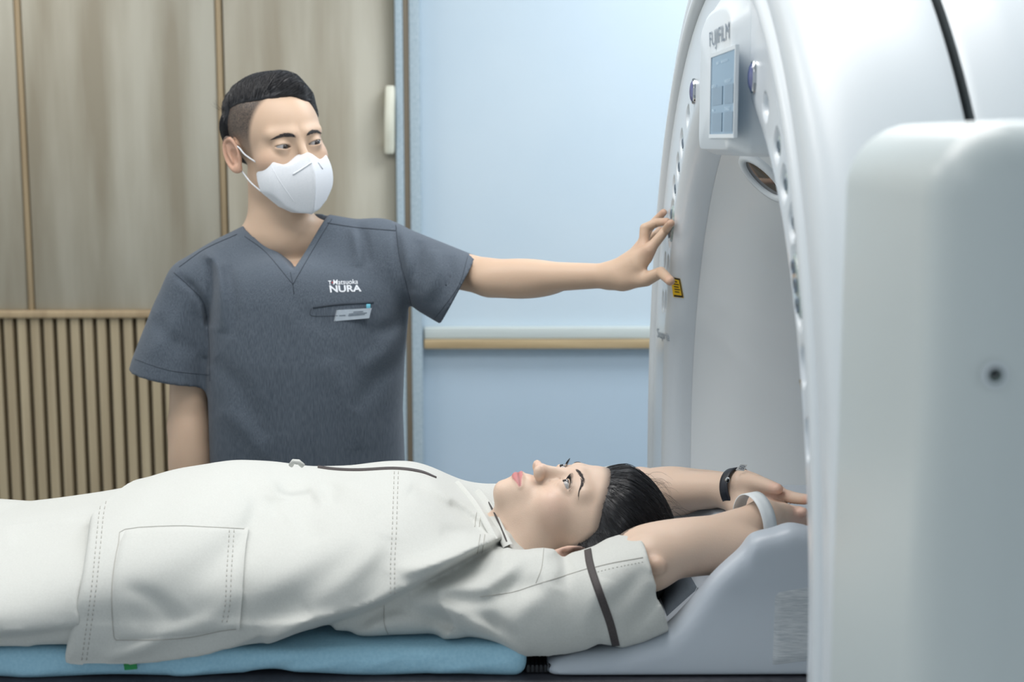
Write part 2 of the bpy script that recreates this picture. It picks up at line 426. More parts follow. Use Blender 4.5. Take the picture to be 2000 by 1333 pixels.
for a, b in (((y_r-fr, z_t), (y_l+fr, z_t+fr)), ((y_r-fr, z_b-fr), (y_l+fr, z_b)), ((y_r-fr, z_b), (y_r, z_t)), ((y_l, z_b), (y_l+fr, z_t))):
    addbox(bm, (CPX-.0022, a[0], a[1]), (CPX+.002, b[0], b[1]))
bmobj('screen_frame', bm, M_gan, cp)
sc = box('screen', (CPX-.0012, y_r, z_b), (CPX+.001, y_l, z_t), M_screen, cp)
def sp_(u, v, o=.0016): return Vector((CPX-o, y_l+(y_r-y_l)*u, z_b+(z_t-z_b)*v))
def srect(nm, u0, v0, u1, v1, m, o=.0018):
    a = [sp_(u0, v0, o), sp_(u1, v0, o), sp_(u1, v1, o), sp_(u0, v1, o)]
    return mk(nm, a, [(0, 1, 2, 3)], m, sc, False)
for u0, u1 in ((.10, .52), (.62, .96)):
    srect('screen_tile', u0, .37, u1, .60, M_scrd); srect('screen_tile', u0, .03, u1, .27, M_scrd)
def stext(t, u0, v0, u1, v1): textmesh('screen_text', t, lambda u, v: sp_(u0+(u1-u0)*u, v0+(v1-v0)*v, .0022), M_scrl, sc)
stext('001  800024', .26, .885, .72, .915); stext('WEIGHT', .62, .625, .86, .665); stext('0001', .06, .60, .24, .64); stext('TABLE', .64, .29, .84, .33); stext('IN', .10, .29, .18, .33)
lq = [UX(*q, CPX-.001) for q in ((1385, 64), (1424, 42), (1424, 86), (1386, 100))]
def logo(u, v):
    t = lq[0].lerp(lq[1], u); b = lq[3].lerp(lq[2], u); q = b.lerp(t, v); return q
textmesh('logo_lettering', 'FUJIFILM', logo, M_label, cp, bold=0.0)
# Supria lettering on the front panel, low on the far side
lq2 = [UX(*q, RX0-.001) for q in ((1283, 641), (1308, 652), (1308, 672), (1283, 664))]
def logo2(u, v):
    t = lq2[0].lerp(lq2[1], u); b = lq2[3].lerp(lq2[2], u); return b.lerp(t, v)
textmesh('model_lettering', 'Supria', logo2, M_label, ct)
# laser window at the top of the tunnel
fb = bvh_of(funnel)
def onfun(px, py, off=.002): 
    return cast(fb, px, py, off)
pc = onfun(1496, 344); print('laser', pc)
fbc = cast(fb, 1496, 344, 0.0)
d_ = ray(1496, 344).normalized(); h, nrm, _, _ = fb.ray_cast(CP, d_); nrm = nrm if nrm.dot(d_) < 0 else -nrm
tx = Vector((1, 0, 0)); tx = (tx-nrm*tx.dot(nrm)).normalized(); ty = nrm.cross(tx)
def disc(nm, prof, m, par, ax=.046, ay=.034):
    rows = [[h+nrm*o+tx*(ax*f*math.cos(a))+ty*(ay*f*math.sin(a)) for a in [2*PI*q/6+PI/6 for q in range(6)]] if False else
            [h+nrm*o+tx*(ax*f*math.cos(a))+ty*(ay*f*math.sin(a)) for a in [2*PI*q/32 for q in range(32)]] for o, f in prof]
    return grid(nm, rows, m, par, True)
lw = disc('laser_window', ((-.02, 1.06), (.004, 1.03), (.010, .96), (.010, .80), (.006, .76), (.004, .75)), M_gan, ct)
disc('window_glass', ((.004, .76), (.0045, .3), (.0045, .01)), M_lens, lw)
# yellow warning labels
def label_at(corners, X, name='warning_label'):
    q = [cast(fbp, px, py, .0015) for px, py in corners] if X is None else [UX(px, py, X) for px, py in corners]
    return q
allf = bvh_of(funnel, bpy.data.objects['front_panel'])
LQ = [(1311, 541), (1329, 544), (1336, 582), (1316, 580)]
def biq(u, v):
    t = (LQ[0][0]+(LQ[1][0]-LQ[0][0])*u, LQ[0][1]+(LQ[1][1]-LQ[0][1])*u); b = (LQ[3][0]+(LQ[2][0]-LQ[3][0])*u, LQ[3][1]+(LQ[2][1]-LQ[3][1])*u)
    return (b[0]+(t[0]-b[0])*v, b[1]+(t[1]-b[1])*v)
def lab(nm, u0, v0, u1, v1, m, par, off, n=6):
    rows = [[cast(allf, *biq(u0+(u1-u0)*i/n, v0+(v1-v0)*j/n), off) for i in range(n+1)] for j in range(n+1)]
    return grid(nm, rows, m, par)
wl = lab('warning_label', 0, 0, 1, 1, M_yel, ct, .0012)
for a in ((.0, .93, 1, 1.0), (.12, .03, .96, .12), (.88, .1, .97, .96)): lab('label_border', *a, M_black, wl, .0018)
for i in range(5): lab('label_text_line', .25, .78-i*.13, (.66, .78, .72, .80, .70)[i], .83-i*.13, M_black, wl, .0018)
# same label mirrored on the near side
def mir(o, nm, par):
    me = o.data.copy()
    for v in me.vertices: v.co.y = 2*YC-v.co.y
    me.flip_normals(); return link(bpy.data.objects.new(nm, me), None, par)
wl2 = mir(wl, 'warning_label', ct)
for c in list(wl.children): mir(c, c.name.split('.')[0], wl2)
# side cover block nearest the camera, rounded, and its bolt hole
def rbox(lo, hi, r, seg=8):
    bm = bmesh.new(); addbox(bm, lo, hi)
    bmesh.ops.bevel(bm, geom=list(bm.edges), offset=r, segments=seg, affect='EDGES', profile=0.5); return bm
SBY = .795
zt = 1.63
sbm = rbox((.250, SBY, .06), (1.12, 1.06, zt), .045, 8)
side = bmobj('side_cover', sbm, M_ganshade, ct, True)
hc = U(1943, 733, SBY)
rows = [[(hc.x+r*math.cos(a), SBY-o, hc.z+r*math.sin(a)) for a in [2*PI*q/32 for q in range(32)]] for o, r in ((.0004, .0072), (.0012, .0066), (.0014, .0058), (.0012, .0050), (-.0002+.0012, .0046))]
bh = grid('bolt_socket', rows, M_gan2, ct, True)
M_teal = mat('socket_green', rgb(96, 118, 110), 0.4, rgb(70, 92, 88), (200, 200, 200))
rows = [[(hc.x+r*math.cos(a), SBY-o, hc.z+r*math.sin(a)) for a in [2*PI*q/32 for q in range(32)]] for o, r in ((.0011, .0048), (.0013, .0030))]
bi = grid('socket_ring', rows, M_teal, bh, True)
rows = [[(hc.x-.0006+r*math.cos(a), SBY-o, hc.z+.001+r*math.sin(a)) for a in [2*PI*q/24 for q in range(24)]] for o, r in ((.0014, .0031), (.0014, .00005))]
grid('socket_hole', rows, M_black, bh, True)
box('gantry_base', (.33, YC-.78, 0), (1.10, YC+.78, .10), M_gan, ct, .01)

# ------------------------------------------------------------------ implicit-surface modelling (smooth blends -> surface nets)
def axis_(*seg):
    """piecewise spacing: (start, step), (start, step), ..., end"""
    out = [seg[0][0]]
    for i, (a, st) in enumerate(seg[:-1]):
        b = seg[i+1][0] if i+1 < len(seg)-1 else seg[-1]
        n = max(1, int(round((b-a)/st))); out += [a+(b-a)*(k+1)/n for k in range(n)]
    st = out[-1]-out[-2]
    while len(out) % 4 != 1: out.append(out[-1]+st)
    return np.array(out, dtype=np.float64)
def chunked(f, P, n=400000):
    out = np.empty(len(P), np.float32)
    for i in range(0, len(P), n): out[i:i+n] = f(P[i:i+n])
    return out
def surfnet(f, xs, ys, zs, smooth=1, thr=1.6):
    s = 4; nx, ny, nz = len(xs), len(ys), len(zs)
    X, Y, Z = np.meshgrid(xs[::s], ys[::s], zs[::s], indexing='ij')
    Cc = chunked(f, np.stack([X.ravel(), Y.ravel(), Z.ravel()], 1)).reshape(X.shape)
    gx = np.gradient(xs)[::s]*s; gy = np.gradient(ys)[::s]*s; gz = np.gradient(zs)[::s]*s
    diag = np.sqrt(gx[:, None, None]**2+gy[None, :, None]**2+gz[None, None, :]**2)
    act = np.abs(Cc) < diag*thr
    def rep(A):
        B = np.repeat(np.repeat(np.repeat(A, s, 0), s, 1), s, 2); h = s//2
        return B[h:h+nx, h:h+ny, h:h+nz]
    A = rep(act); D = rep(Cc).astype(np.float32).copy()
    ii = np.argwhere(A)
    P = np.stack([xs[ii[:, 0]], ys[ii[:, 1]], zs[ii[:, 2]]], 1)
    D[ii[:, 0], ii[:, 1], ii[:, 2]] = chunked(f, P)
    ins = D < 0
    cnt = np.zeros((nx-1, ny-1, nz-1), np.int8)
    for a in (0, 1):
        for b in (0, 1):
            for c in (0, 1): cnt += ins[a:nx-1+a, b:ny-1+b, c:nz-1+c]
    cells = np.argwhere((cnt > 0) & (cnt < 8)); N = len(cells)
    idx = -np.ones(cnt.shape, np.int32); idx[cells[:, 0], cells[:, 1], cells[:, 2]] = np.arange(N)
    acc = np.zeros((N, 3)); num = np.zeros(N)
    cx, cy, cz = cells.T; cs = (xs, ys, zs)
    for ax in range(3):
        o1, o2 = [q for q in range(3) if q != ax]
        for u in (0, 1):
            for v in (0, 1):
                a = [cx.copy(), cy.copy(), cz.copy()]; a[o1] = a[o1]+u; a[o2] = a[o2]+v
                b = [q.copy() for q in a]; b[ax] = b[ax]+1
                da = D[a[0], a[1], a[2]]; db = D[b[0], b[1], b[2]]
                m = (da < 0) != (db < 0)
                t = np.where(m, da/np.where(m, da-db, 1), 0)
                for q in range(3):
                    pa = cs[q][a[q]]; pb = cs[q][b[q]]
                    acc[:, q] += np.where(m, pa+t*(pb-pa), 0)
                num += m
    V = acc/num[:, None]; F = []
    for ax in range(3):
        o1, o2 = (ax+1) % 3, (ax+2) % 3
        sl0 = [slice(None)]*3; sl1 = [slice(None)]*3; sl0[ax] = slice(0, -1); sl1[ax] = slice(1, None)
        d0 = ins[tuple(sl0)]; d1 = ins[tuple(sl1)]
        e = np.argwhere(d0 != d1); e = e[(e[:, o1] > 0) & (e[:, o2] > 0)]
        lim = [nx-1, ny-1, nz-1]; e = e[(e[:, o1] < lim[o1]) & (e[:, o2] < lim[o2])]
        q = []
        for (u, v) in ((1, 1), (0, 1), (0, 0), (1, 0)):
            c = e.copy(); c[:, o1] -= u; c[:, o2] -= v; q.append(idx[c[:, 0], c[:, 1], c[:, 2]])
        q = np.stack(q, 1); fl = ~d0[e[:, 0], e[:, 1], e[:, 2]]
        q[fl] = q[fl][:, ::-1]; F.append(q)
    F = np.concatenate(F); F = F[(F >= 0).all(1)]
    for _ in range(smooth):
        E = np.concatenate([F[:, [0, 1]], F[:, [1, 2]], F[:, [2, 3]], F[:, [3, 0]]])
        dg = np.bincount(E[:, 0], minlength=N)+np.bincount(E[:, 1], minlength=N)
        M = np.stack([np.bincount(E[:, 0], V[E[:, 1], k], N)+np.bincount(E[:, 1], V[E[:, 0], k], N) for k in range(3)], 1)
        V = V*0.5+0.5*M/np.maximum(dg, 1)[:, None]
    return V, F
def quadmesh(name, V, F, m, parent=None, col=None):
    me = bpy.data.meshes.new(name); n = len(F)
    me.vertices.add(len(V)); me.vertices.foreach_set('co', V.astype(np.float32).ravel())
    me.loops.add(n*4); me.loops.foreach_set('vertex_index', F.astype(np.int32).ravel())
    me.polygons.add(n); me.polygons.foreach_set('loop_start', np.arange(0, n*4, 4, dtype=np.int32))
    me.polygons.foreach_set('loop_total', np.full(n, 4, np.int32)); me.update(calc_edges=True)
    me.polygons.foreach_set('use_smooth', np.ones(n, bool))
    if col is not None:
        a = me.color_attributes.new('Col', 'FLOAT_COLOR', 'POINT')
        c = np.ones((len(V), 4), np.float32); c[:, :3] = col; a.data.foreach_set('color', c.ravel())
    me.update()
    return link(bpy.data.objects.new(name, me), m, parent)
A3 = lambda *v: np.array(v, float)
def nrmz(v): v = np.array(v, float); return v/np.linalg.norm(v)
def ell(P, c, r, R=None):
    q = P-np.asarray(c, float)
    if R is not None: q = q @ R
    r = np.asarray(r, float)
    k0 = np.linalg.norm(q/r, axis=1); k1 = np.linalg.norm(q/(r*r), axis=1)+1e-9
    return k0*(k0-1)/k1
def rc(P, a, b, ra, rb):
    a = np.asarray(a, float); b = np.asarray(b, float)
    pa = P-a; ba = b-a; h = np.clip(pa @ ba/(ba @ ba), 0, 1)
    return np.linalg.norm(pa-h[:, None]*ba, axis=1)-(ra+(rb-ra)*h)
def chain(P, pts, rs, k=0.0):
    d = None
    for i in range(len(pts)-1):
        e = rc(P, pts[i], pts[i+1], rs[i], rs[i+1]); d = e if d is None else (np.minimum(d, e) if k == 0 else smin(d, e, k))
    return d
def smin(a, b, k):
    h = np.maximum(k-np.abs(a-b), 0)/k; return np.minimum(a, b)-h*h*k*0.25
def smax(a, b, k): return -smin(-a, -b, k)
def sstep(a, b, x): t = np.clip((x-a)/(b-a), 0, 1); return t*t*(3-2*t)
def loftd(P, t, c1, c2, w1, w2, ax, p=2.0):
    """profile loft: ax = (along, across1, across2) indices, tables over t"""
    s = P[:, ax[0]]; C1 = np.interp(s, t, c1); C2 = np.interp(s, t, c2); W1 = np.interp(s, t, w1); W2 = np.interp(s, t, w2)
    u = np.abs(P[:, ax[1]]-C1)/W1; v = np.abs(P[:, ax[2]]-C2)/W2
    r = (u**p+v**p)**(1/p)
    g = np.sqrt((u/W1)**2+(v/W2)**2)/np.maximum(np.sqrt(u*u+v*v), 1e-6)
    return (r-1)/np.maximum(g, 1e-3)
def rot_cols(x, y, z): return np.stack([nrmz(x), nrmz(y), nrmz(z)], 1)
def polyfold(Q, pts, amp, wd, kind='ridge', n=6):
    """displacement of a fold along a polyline. Q: Nx2, pts 2D, amp > 0 outward"""
    L = np.array(spl(pts, n)) if len(pts) > 2 else np.array(pts, float); best = np.full(len(Q), 1e9); sg = np.zeros(len(Q)); tt = np.zeros(len(Q))
    m = len(L)-1
    lo = L.min(0)-4*wd; hi = L.max(0)+4*wd
    sel = np.where(((Q > lo) & (Q < hi)).all(1))[0]
    out = np.zeros(len(Q))
    if len(sel) == 0: return out
    q = Q[sel]; best = np.full(len(q), 1e9); sg = np.zeros(len(q)); tt = np.zeros(len(q))
    for i in range(m):
        a, b = L[i], L[i+1]; ba = b-a; l2 = ba @ ba+1e-12
        h = np.clip((q-a) @ ba/l2, 0, 1); r = q-a-h[:, None]*ba; d = np.sqrt((r**2).sum(1))
        c = ba[0]*(q[:, 1]-a[1])-ba[1]*(q[:, 0]-a[0])
        u = d < best; best = np.where(u, d, best); sg = np.where(u, np.sign(c), sg); tt = np.where(u, (i+h)/m, tt)
    tap = np.sin(np.clip(tt, 0.0, 1.0)*PI)**0.5
    if kind == 'ridge': out[sel] = amp*np.exp(-(best/wd)**2)*tap
    elif kind == 'step':    # left side of the line lifted, right side lowered, sharp at the line
        s = sg*best; b_ = sstep(-.0045, .0045, s); out[sel] = amp*(b_*np.exp(-(s/(wd*1.6))**2)-(1-b_)*0.8*np.exp(-(s/wd)**2))*tap
    return out
def strip_rows(L, W, n=2): pass

# ------------------------------------------------------------------ people: shared head, hand, hair
def sym_(P): Q = P.copy(); Q[:, 0] = np.abs(Q[:, 0]); return Q
EYE = A3(.0310, -.0765, .0)
def head_sdf(P, lids=(.0055, .0042), nose=1.0, lipf=1.0, fem=False, ears=(1, 1), crease=1, earpos=(.0790, .018, -.006)):
    S_ = sym_(P)
    d = ell(P, (0, .018, .040), (.0755, .096, .080))
    d = smin(d, ell(P, (0, -.026, .016), (.064, .064, .074)), .022)
    d = smin(d, ell(P, (0, -.028, -.052), (.050 if fem else .053, .056, .050)), .028)
    d = smin(d, ell(S_, (.044, -.006, -.058), (.015, .024, .024)), .024)
    d = smin(d, ell(P, (0, -.072, -.094), (.019, .018, .0155)), .020)
    d = smin(d, ell(S_, (.043, -.054, -.024), (.021, .026, .022)), .022)
    d = smin(d, rc(S_, (.012, -.086, .019), (.044, -.071, .021), .007, .007), .016)
    d = smin(d, ell(P, (0, -.074, -.066), (.026, .0215, .022)), .016)
    d = smax(d, -ell(S_, (.0310, -.101, -.001), (.020, .0150, .0125)), .012)
    n = .0245*nose
    d = smin(d, rc(P, (0, -.086, .010), (0, -.088-n*.75, -.028), .0055, .0085), .011)
    d = smin(d, ell(P, (0, -.089-n*.85, -.034), (.0098, .0090, .0085)), .006)
    d = smin(d, ell(S_, (.0125, -.0975, -.037), (.0078, .0105, .0080)), .005)
    d = smax(d, -ell(S_, (.0068, -.101, -.0460), (.0042, .0060, .0045)), .002)
    # lips
    lf = lipf
    up = chain(S_, [(0, -.0955, -.0640), (.009, -.0940, -.0628), (.0225, -.0860, -.0662)], [.0040*lf, .0040*lf, .0018])
    lo = chain(S_, [(0, -.0945, -.0725), (.009, -.0930, -.0718), (.0215, -.0860, -.0672)], [.0052*lf, .0046*lf, .0018])
    d = smin(d, up, .004); d = smin(d, lo, .004)
    d = smax(d, -chain(S_, [(0, -.1015, -.0676), (.010, -.0985, -.0672), (.0240, -.0885, -.0675)], [.0020, .0019, .0013]), .002)
    # eyes: lids round the ball, cut by the almond opening
    q = S_-EYE
    d = smin(d, np.linalg.norm(q, axis=1)-.0142, .006)
    u = q[:, 0]-.0003; v = q[:, 2]-.10*u
    def arc(h, s, wd=.0146):
        Rr = (wd*wd+h*h)/(2*h); return np.sqrt(u*u+(s*v+Rr-h)**2)-Rr
    alm = np.maximum(arc(lids[0], 1), arc(lids[1], -1))
    cr = arc(lids[0]+.0032, 1, .0160)
    if crease: d = smax(d, -np.maximum(np.abs(cr)-.0004, q[:, 1]+.004)*1.0, .0012)
    d = smax(d, -np.maximum(alm, q[:, 1]+.003), .0010)
    if ears is None: return d
    # ears
    e = S_-A3(*earpos)
    a = R_(30); ex = e[:, 0]*math.cos(a)-e[:, 1]*math.sin(a); ey = e[:, 0]*math.sin(a)+e[:, 1]*math.cos(a)
    ez = e[:, 2]; ey = ey-.14*ez
    E_ = np.stack([ex, ey, ez], 1)
    ear = ell(E_, (.0005, 0, 0), (.0040, .0150, .0285))
    rr = np.sqrt((ey/.0150)**2+(ez/.0285)**2)
    ring = np.sqrt(((rr-1)*.019)**2+(ex-.0050)**2)-.0033
    ear = smin(ear, ring, .003)
    ear = smax(ear, -ell(E_, (.0075, -.003, -.003), (.0085, .0085, .0150)), .002); ear = smin(ear, chain(E_, [(.003, .006, .016), (.0035, .0075, .002), (.0035, .003, -.013)], [.0024, .0026, .0024]), .002)
    ear = smin(ear, ell(E_, (.004, -.0125, -.006), (.0035, .0035, .0055)), .003)
    ear = smin(ear, ell(E_, (.0035, -.004, -.0255), (.0045, .0080, .0075)), .004)
    if ears[0] != ears[1]: ear = np.where(P[:, 0]*(1 if ears[0] else -1) > 0, ear, 1.0)
    d = smin(d, ear, .006)
    return d
def skin_col(P, base, lip, blush, ax=None):
    """albedo in head space: lips, flushed cheeks, redder nose and ears"""
    S_ = sym_(P); c = np.tile(np.array(base[:3]), (len(P), 1))
    def mixc(w, col): c[:] = c*(1-w[:, None])+np.array(col[:3])*w[:, None]
    mixc(.30*np.exp(-(np.linalg.norm((S_-A3(.050, -.056, -.024))/A3(1, 1.3, 1), axis=1)/.020)**2), blush)
    mixc(.25*np.exp(-(np.linalg.norm(P-A3(0, -.108, -.036), axis=1)/.012)**2), blush)
    mixc(.45*sstep(.070, .078, S_[:, 0])*sstep(.040, .030, np.linalg.norm(S_-A3(.078, .014, -.006), axis=1)), blush)
    zl = P[:, 2]; xl = S_[:, 0]
    topz = np.interp(xl, [0, .006, .0235], [-.0610, -.0602, -.0656]); botz = np.interp(xl, [0, .009, .0225], [-.0770, -.0765, -.0690])
    w = sstep(-.0010, .0006, topz-zl)*sstep(-.0010, .0006, zl-botz)*sstep(.0245, .0225, xl)*(P[:, 1] < -.078)
    mixc(w, lip)
    mixc(.6*w*np.exp(-((zl+.0673)/.0014)**2), tuple(q*.35 for q in lip[:3]))
    return c
def eyeball(name, cen, r, gaze, parent, m):
    """sphere with iris and pupil coloured by the angle from the gaze"""
    g = nrmz(gaze); a = nrmz(np.cross(g, (0.1, .2, .97))); b = np.cross(g, a); rows = []; cols = []
    for i in range(33):
        t = PI*(i/32)**1.3
        rr = r*(1+.05*math.exp(-(t/.38)**2))
        rows.append([cen+rr*(math.cos(t)*g+math.sin(t)*(math.cos(f)*a+math.sin(f)*b)) for f in [2*PI*j/32 for j in range(32)]])
        c = (.004, .004, .005) if t < .20 else ((.022, .012, .008) if t < .56 else ((.010, .007, .007) if t < .61 else (.33, .32, .32)))
        cols += [c]*32
    o = grid(name, rows, m, parent, True)
    at = o.data.color_attributes.new('Col', 'FLOAT_COLOR', 'POINT')
    for i, c in enumerate(cols): at.data[i].color = c+(1,)
    return o
def finger(base, D, N, lens, flex, rs):
    """three phalanges bending from D towards N"""
    pts = [np.array(base, float)]; a = 0
    for l, f in zip(lens, flex):
        a += R_(f); pts.append(pts[-1]+l*(math.cos(a)*nrmz(D)+math.sin(a)*nrmz(N)))
    return pts, rs
FL = [(.040, .024, .021), (.044, .028, .022), (.041, .026, .022), (.032, .019, .019)]
FR = [(.0098, .0086, .0078, .0066), (.0100, .0088, .0080, .0068), (.0096, .0084, .0076, .0064), (.0086, .0074, .0067, .0056)]
def hand_parts(wr, D, N, W, flex, s=1.0, thumb=((.55, .75, .25), 10, 15), spread=6):
    """W points to the thumb side; returns chains (points, radii)"""
    D, N, W = nrmz(D), nrmz(N), nrmz(W); wr = np.array(wr, float); out = []
    offs = [.026, .008, -.010, -.027]; ln = [.088, .090, .085, .077]
    for i in range(4):
        k = wr+s*(D*ln[i]+W*offs[i]-N*.002)
        out.append(([wr+s*W*offs[i]*.55, wr+s*(D*ln[i]*.5+W*offs[i]*.85), k], [s*.0150, s*.0138, s*.0108]))
        dd = nrmz(D+W*math.tan(R_((1.5-i)*spread)))
        out.append(finger(k, dd, N, [s*q for q in FL[i]], flex[i], [s*q for q in FR[i]]))
    t0 = wr+s*(W*.018+D*.012+N*.004); td = nrmz(thumb[0][0]*D+thumb[0][1]*W+thumb[0][2]*N)
    t1 = t0+td*.042*s; d2 = nrmz(td+D*math.tan(R_(thumb[1]))); t2 = t1+d2*.032*s; d3 = nrmz(d2+D*math.tan(R_(thumb[2])))
    out.append(([t0, t1, t2, t2+d3*.026*s], [s*.0165, s*.0125, s*.0100, s*.0078]))
    return out
def handd(P, parts, k=.009):
    """palm bones blend together, fingers stay apart"""
    lo = np.min([np.min(p, 0) for p, _ in parts], 0)-.09; hi = np.max([np.max(p, 0) for p, _ in parts], 0)+.09
    out = np.linalg.norm(np.maximum(np.maximum(lo-P, P-hi), 0), axis=1)+.075
    sel = ((P > lo) & (P < hi)).all(1)
    if not sel.any(): return out
    q = P[sel]; palm = None; rest = None
    for i, (pts, rs) in enumerate(parts):
        d = chain(q, pts, rs)
        if i % 2 == 0 and i < 8: palm = d if palm is None else smin(palm, d, .010)
        else: rest = d if rest is None else (np.minimum(rest, d) if i < 8 else smin(rest, d, .004))
    out[sel] = smin(palm, rest, k)
    return out
def strands(name, roots, flow, m, parent, n=9, seg=.012, r=.00028, jit=.15, lift=0.0, keep=None, gravity=None, taper=(1, 1, 1, .8, .3)):
    """strands grown over a surface function: flow(p) -> direction, keep(p) -> point back on the surface"""
    L = []
    for p in roots:
        p = np.array(p, float); line = [p.copy()]; j = rng.normal(0, jit, 3); sg = seg*rng.uniform(.7, 1.3)
        for i in range(n):
            d = nrmz(flow(p)+j+rng.normal(0, jit*.35, 3)); p = p+d*sg
            if keep is not None: p = keep(p, i/n)
            line.append(p.copy())
        L.append(line)
    return tubes(name, L, r, m, parent, 4, taper)
M_skinw = mat('skin_light', rgb(255, 255, 255), 0.45, None, attr='Col', sss=0.12, bump=0.12, bscale=(700, 700, 700), spec=0.4)
M_eye = mat('eye', rgb(255, 255, 255), 0.06, None, attr='Col', coat=1.0)
M_hair = mat('black_hair', rgb(20, 22, 29), 0.5, rgb(14, 15, 21), (300, 300, 300), spec=0.6)
M_brow = mat('brow_hair', rgb(72, 64, 64), 0.6, rgb(40, 36, 36), (300, 300, 300))
M_gown = mat('gown_cloth', rgb(197, 199, 195), 0.75, rgb(191, 193, 189), (500, 500, 500), 3, bump=0.12, bscale=(1100, 1100, 1100), sheen=0.15, spec=0.3)
M_gseam = mat('gown_seam', rgb(172, 170, 164), 0.8, rgb(160, 158, 152), (900, 900, 900))
M_pipe = mat('dark_piping', rgb(72, 66, 66), 0.7, rgb(60, 55, 55), (500, 500, 500))
M_green = mat('green_tag', rgb(28, 140, 74), 0.6, rgb(24, 130, 68), (600, 600, 600))
M_sheet = mat('blue_sheet', rgb(160, 204, 224), 0.8, rgb(150, 196, 218), (260, 260, 260), 4, bump=0.25, bscale=(500, 500, 500))
M_holder = mat('holder_grey', rgb(178, 187, 196), 0.38, rgb(175, 184, 194), (3, 3, 3))
M_strap = mat('strap_grey', rgb(86, 96, 106), 0.85, rgb(78, 88, 98), (600, 600, 600))
M_velcro = mat('velcro', rgb(192, 198, 202), 0.9, rgb(165, 173, 180), (60, 60, 900), 4, bump=0.5, bscale=(120, 120, 1500))
M_table = mat('table_carbon', rgb(62, 64, 72), 0.5, rgb(52, 54, 62), (80, 80, 80))
M_band = mat('black_band', rgb(34, 40, 50), 0.5, rgb(30, 36, 46), (200, 200, 200))
M_paper = mat('white_band', rgb(222, 228, 230), 0.5, rgb(216, 222, 226), (100, 100, 100))
M_rib = mat('black_ribbed', rgb(40, 42, 48), 0.6, rgb(24, 26, 30), (900, 5, 5))

# ------------------------------------------------------------------ table, pad, head holder
YT = 1.84
ZMAT = 1.030; ZTAB = U(700, 1325, 1.591).z
YF = 1.591
tb = empty('scanner_table', (-.6, YT, 0), 'dark patient table on a white pedestal below the lying woman', 'patient table')
bm = rbox((-1.75, 1.578, ZTAB-.045), (1.05, 2*YT-1.578, ZTAB), .006, 3); bmobj('table_top', bm, M_table, tb, True)
bm = rbox((-1.5, 1.66, .50), (.20, 2*YT-1.66, ZTAB-.046), .03, 4); bmobj('table_carriage', bm, M_gan, tb, True)
bm = rbox((-1.25, 1.62, 0), (.05, 2*YT-1.62, .499), .05, 4); bmobj('pedestal', bm, M_gan, tb, True)
xe = U(1025, 1290, YF).x
def pad_sdf(P):
    # rounded slab with soft rucks
    c = A3((-1.55+xe)/2, YT, (ZTAB+.001+ZMAT)/2); h = A3((xe+1.55)/2, YT-YF, (ZMAT-ZTAB-.001)/2)
    n = .0030*np.sin(P[:, 0]*9+7*P[:, 2])*np.sin(P[:, 0]*23+1.3)
    rn = .013
    q = np.abs(P-c)-(h-rn); d = np.linalg.norm(np.maximum(q, 0), axis=1)+np.minimum(q.max(1), 0)-rn
    Q = P[:, [0, 2]]; f = np.zeros(len(P))
    fr = P[:, 1] < YT
    for a, b, amp in PADF: f += polyfold(Q, [a, ((a[0]+b[0])/2, (a[1]+b[1])/2-.002), b], amp, .006)
    return d-n*(np.abs(P[:, 2]-c[2]) < .1)-f*fr
PADF = []
for (x0, y0, x1, y1, am) in ((560, 1310, 700, 1285, .003), (700, 1300, 790, 1280, .003), (840, 1315, 960, 1290, .0025), (480, 1320, 600, 1295, -.003), (900, 1300, 1010, 1292, .002), (330, 1322, 420, 1300, .003), (20, 1320, 120, 1305, .002)):
    a = U(x0, y0, YF); b = U(x1, y1, YF); PADF.append(((a.x, a.z), (b.x, b.z), am))
V, Fq = surfnet(pad_sdf, axis_((-1.6, .012), (-.75, .004), xe+.04), axis_((YF-.03, .0035), (1.72, .012), 2*YT-YF+.03), axis_((ZTAB-.02, .003), ZMAT+.02), 1)
pad = quadmesh('table_pad', V, Fq, M_sheet); tag(pad, 'thin pad wrapped in light blue sheet under the lying woman', 'mattress pad')
xr0, xr1 = U(1028, 1310, YF).x, U(1074, 1310, YF).x
rb = box('ribbed_mat', (xe+.001, YF+.01, ZTAB), (xr1+.004, 2*YT-YF-.01, ZTAB+.010), M_rib, None, .003)
bm = bmesh.new(); 
for i in range(6): addbox(bm, (xe+.003+i*.0050, YF+.006, ZTAB+.004), (xe+.0055+i*.0050, 2*YT-YF-.006, ZTAB+.0125))
bmobj('rib', bm, M_black, rb); tag(rb, 'black ribbed strip between the blue pad and the head holder', 'rubber strip')

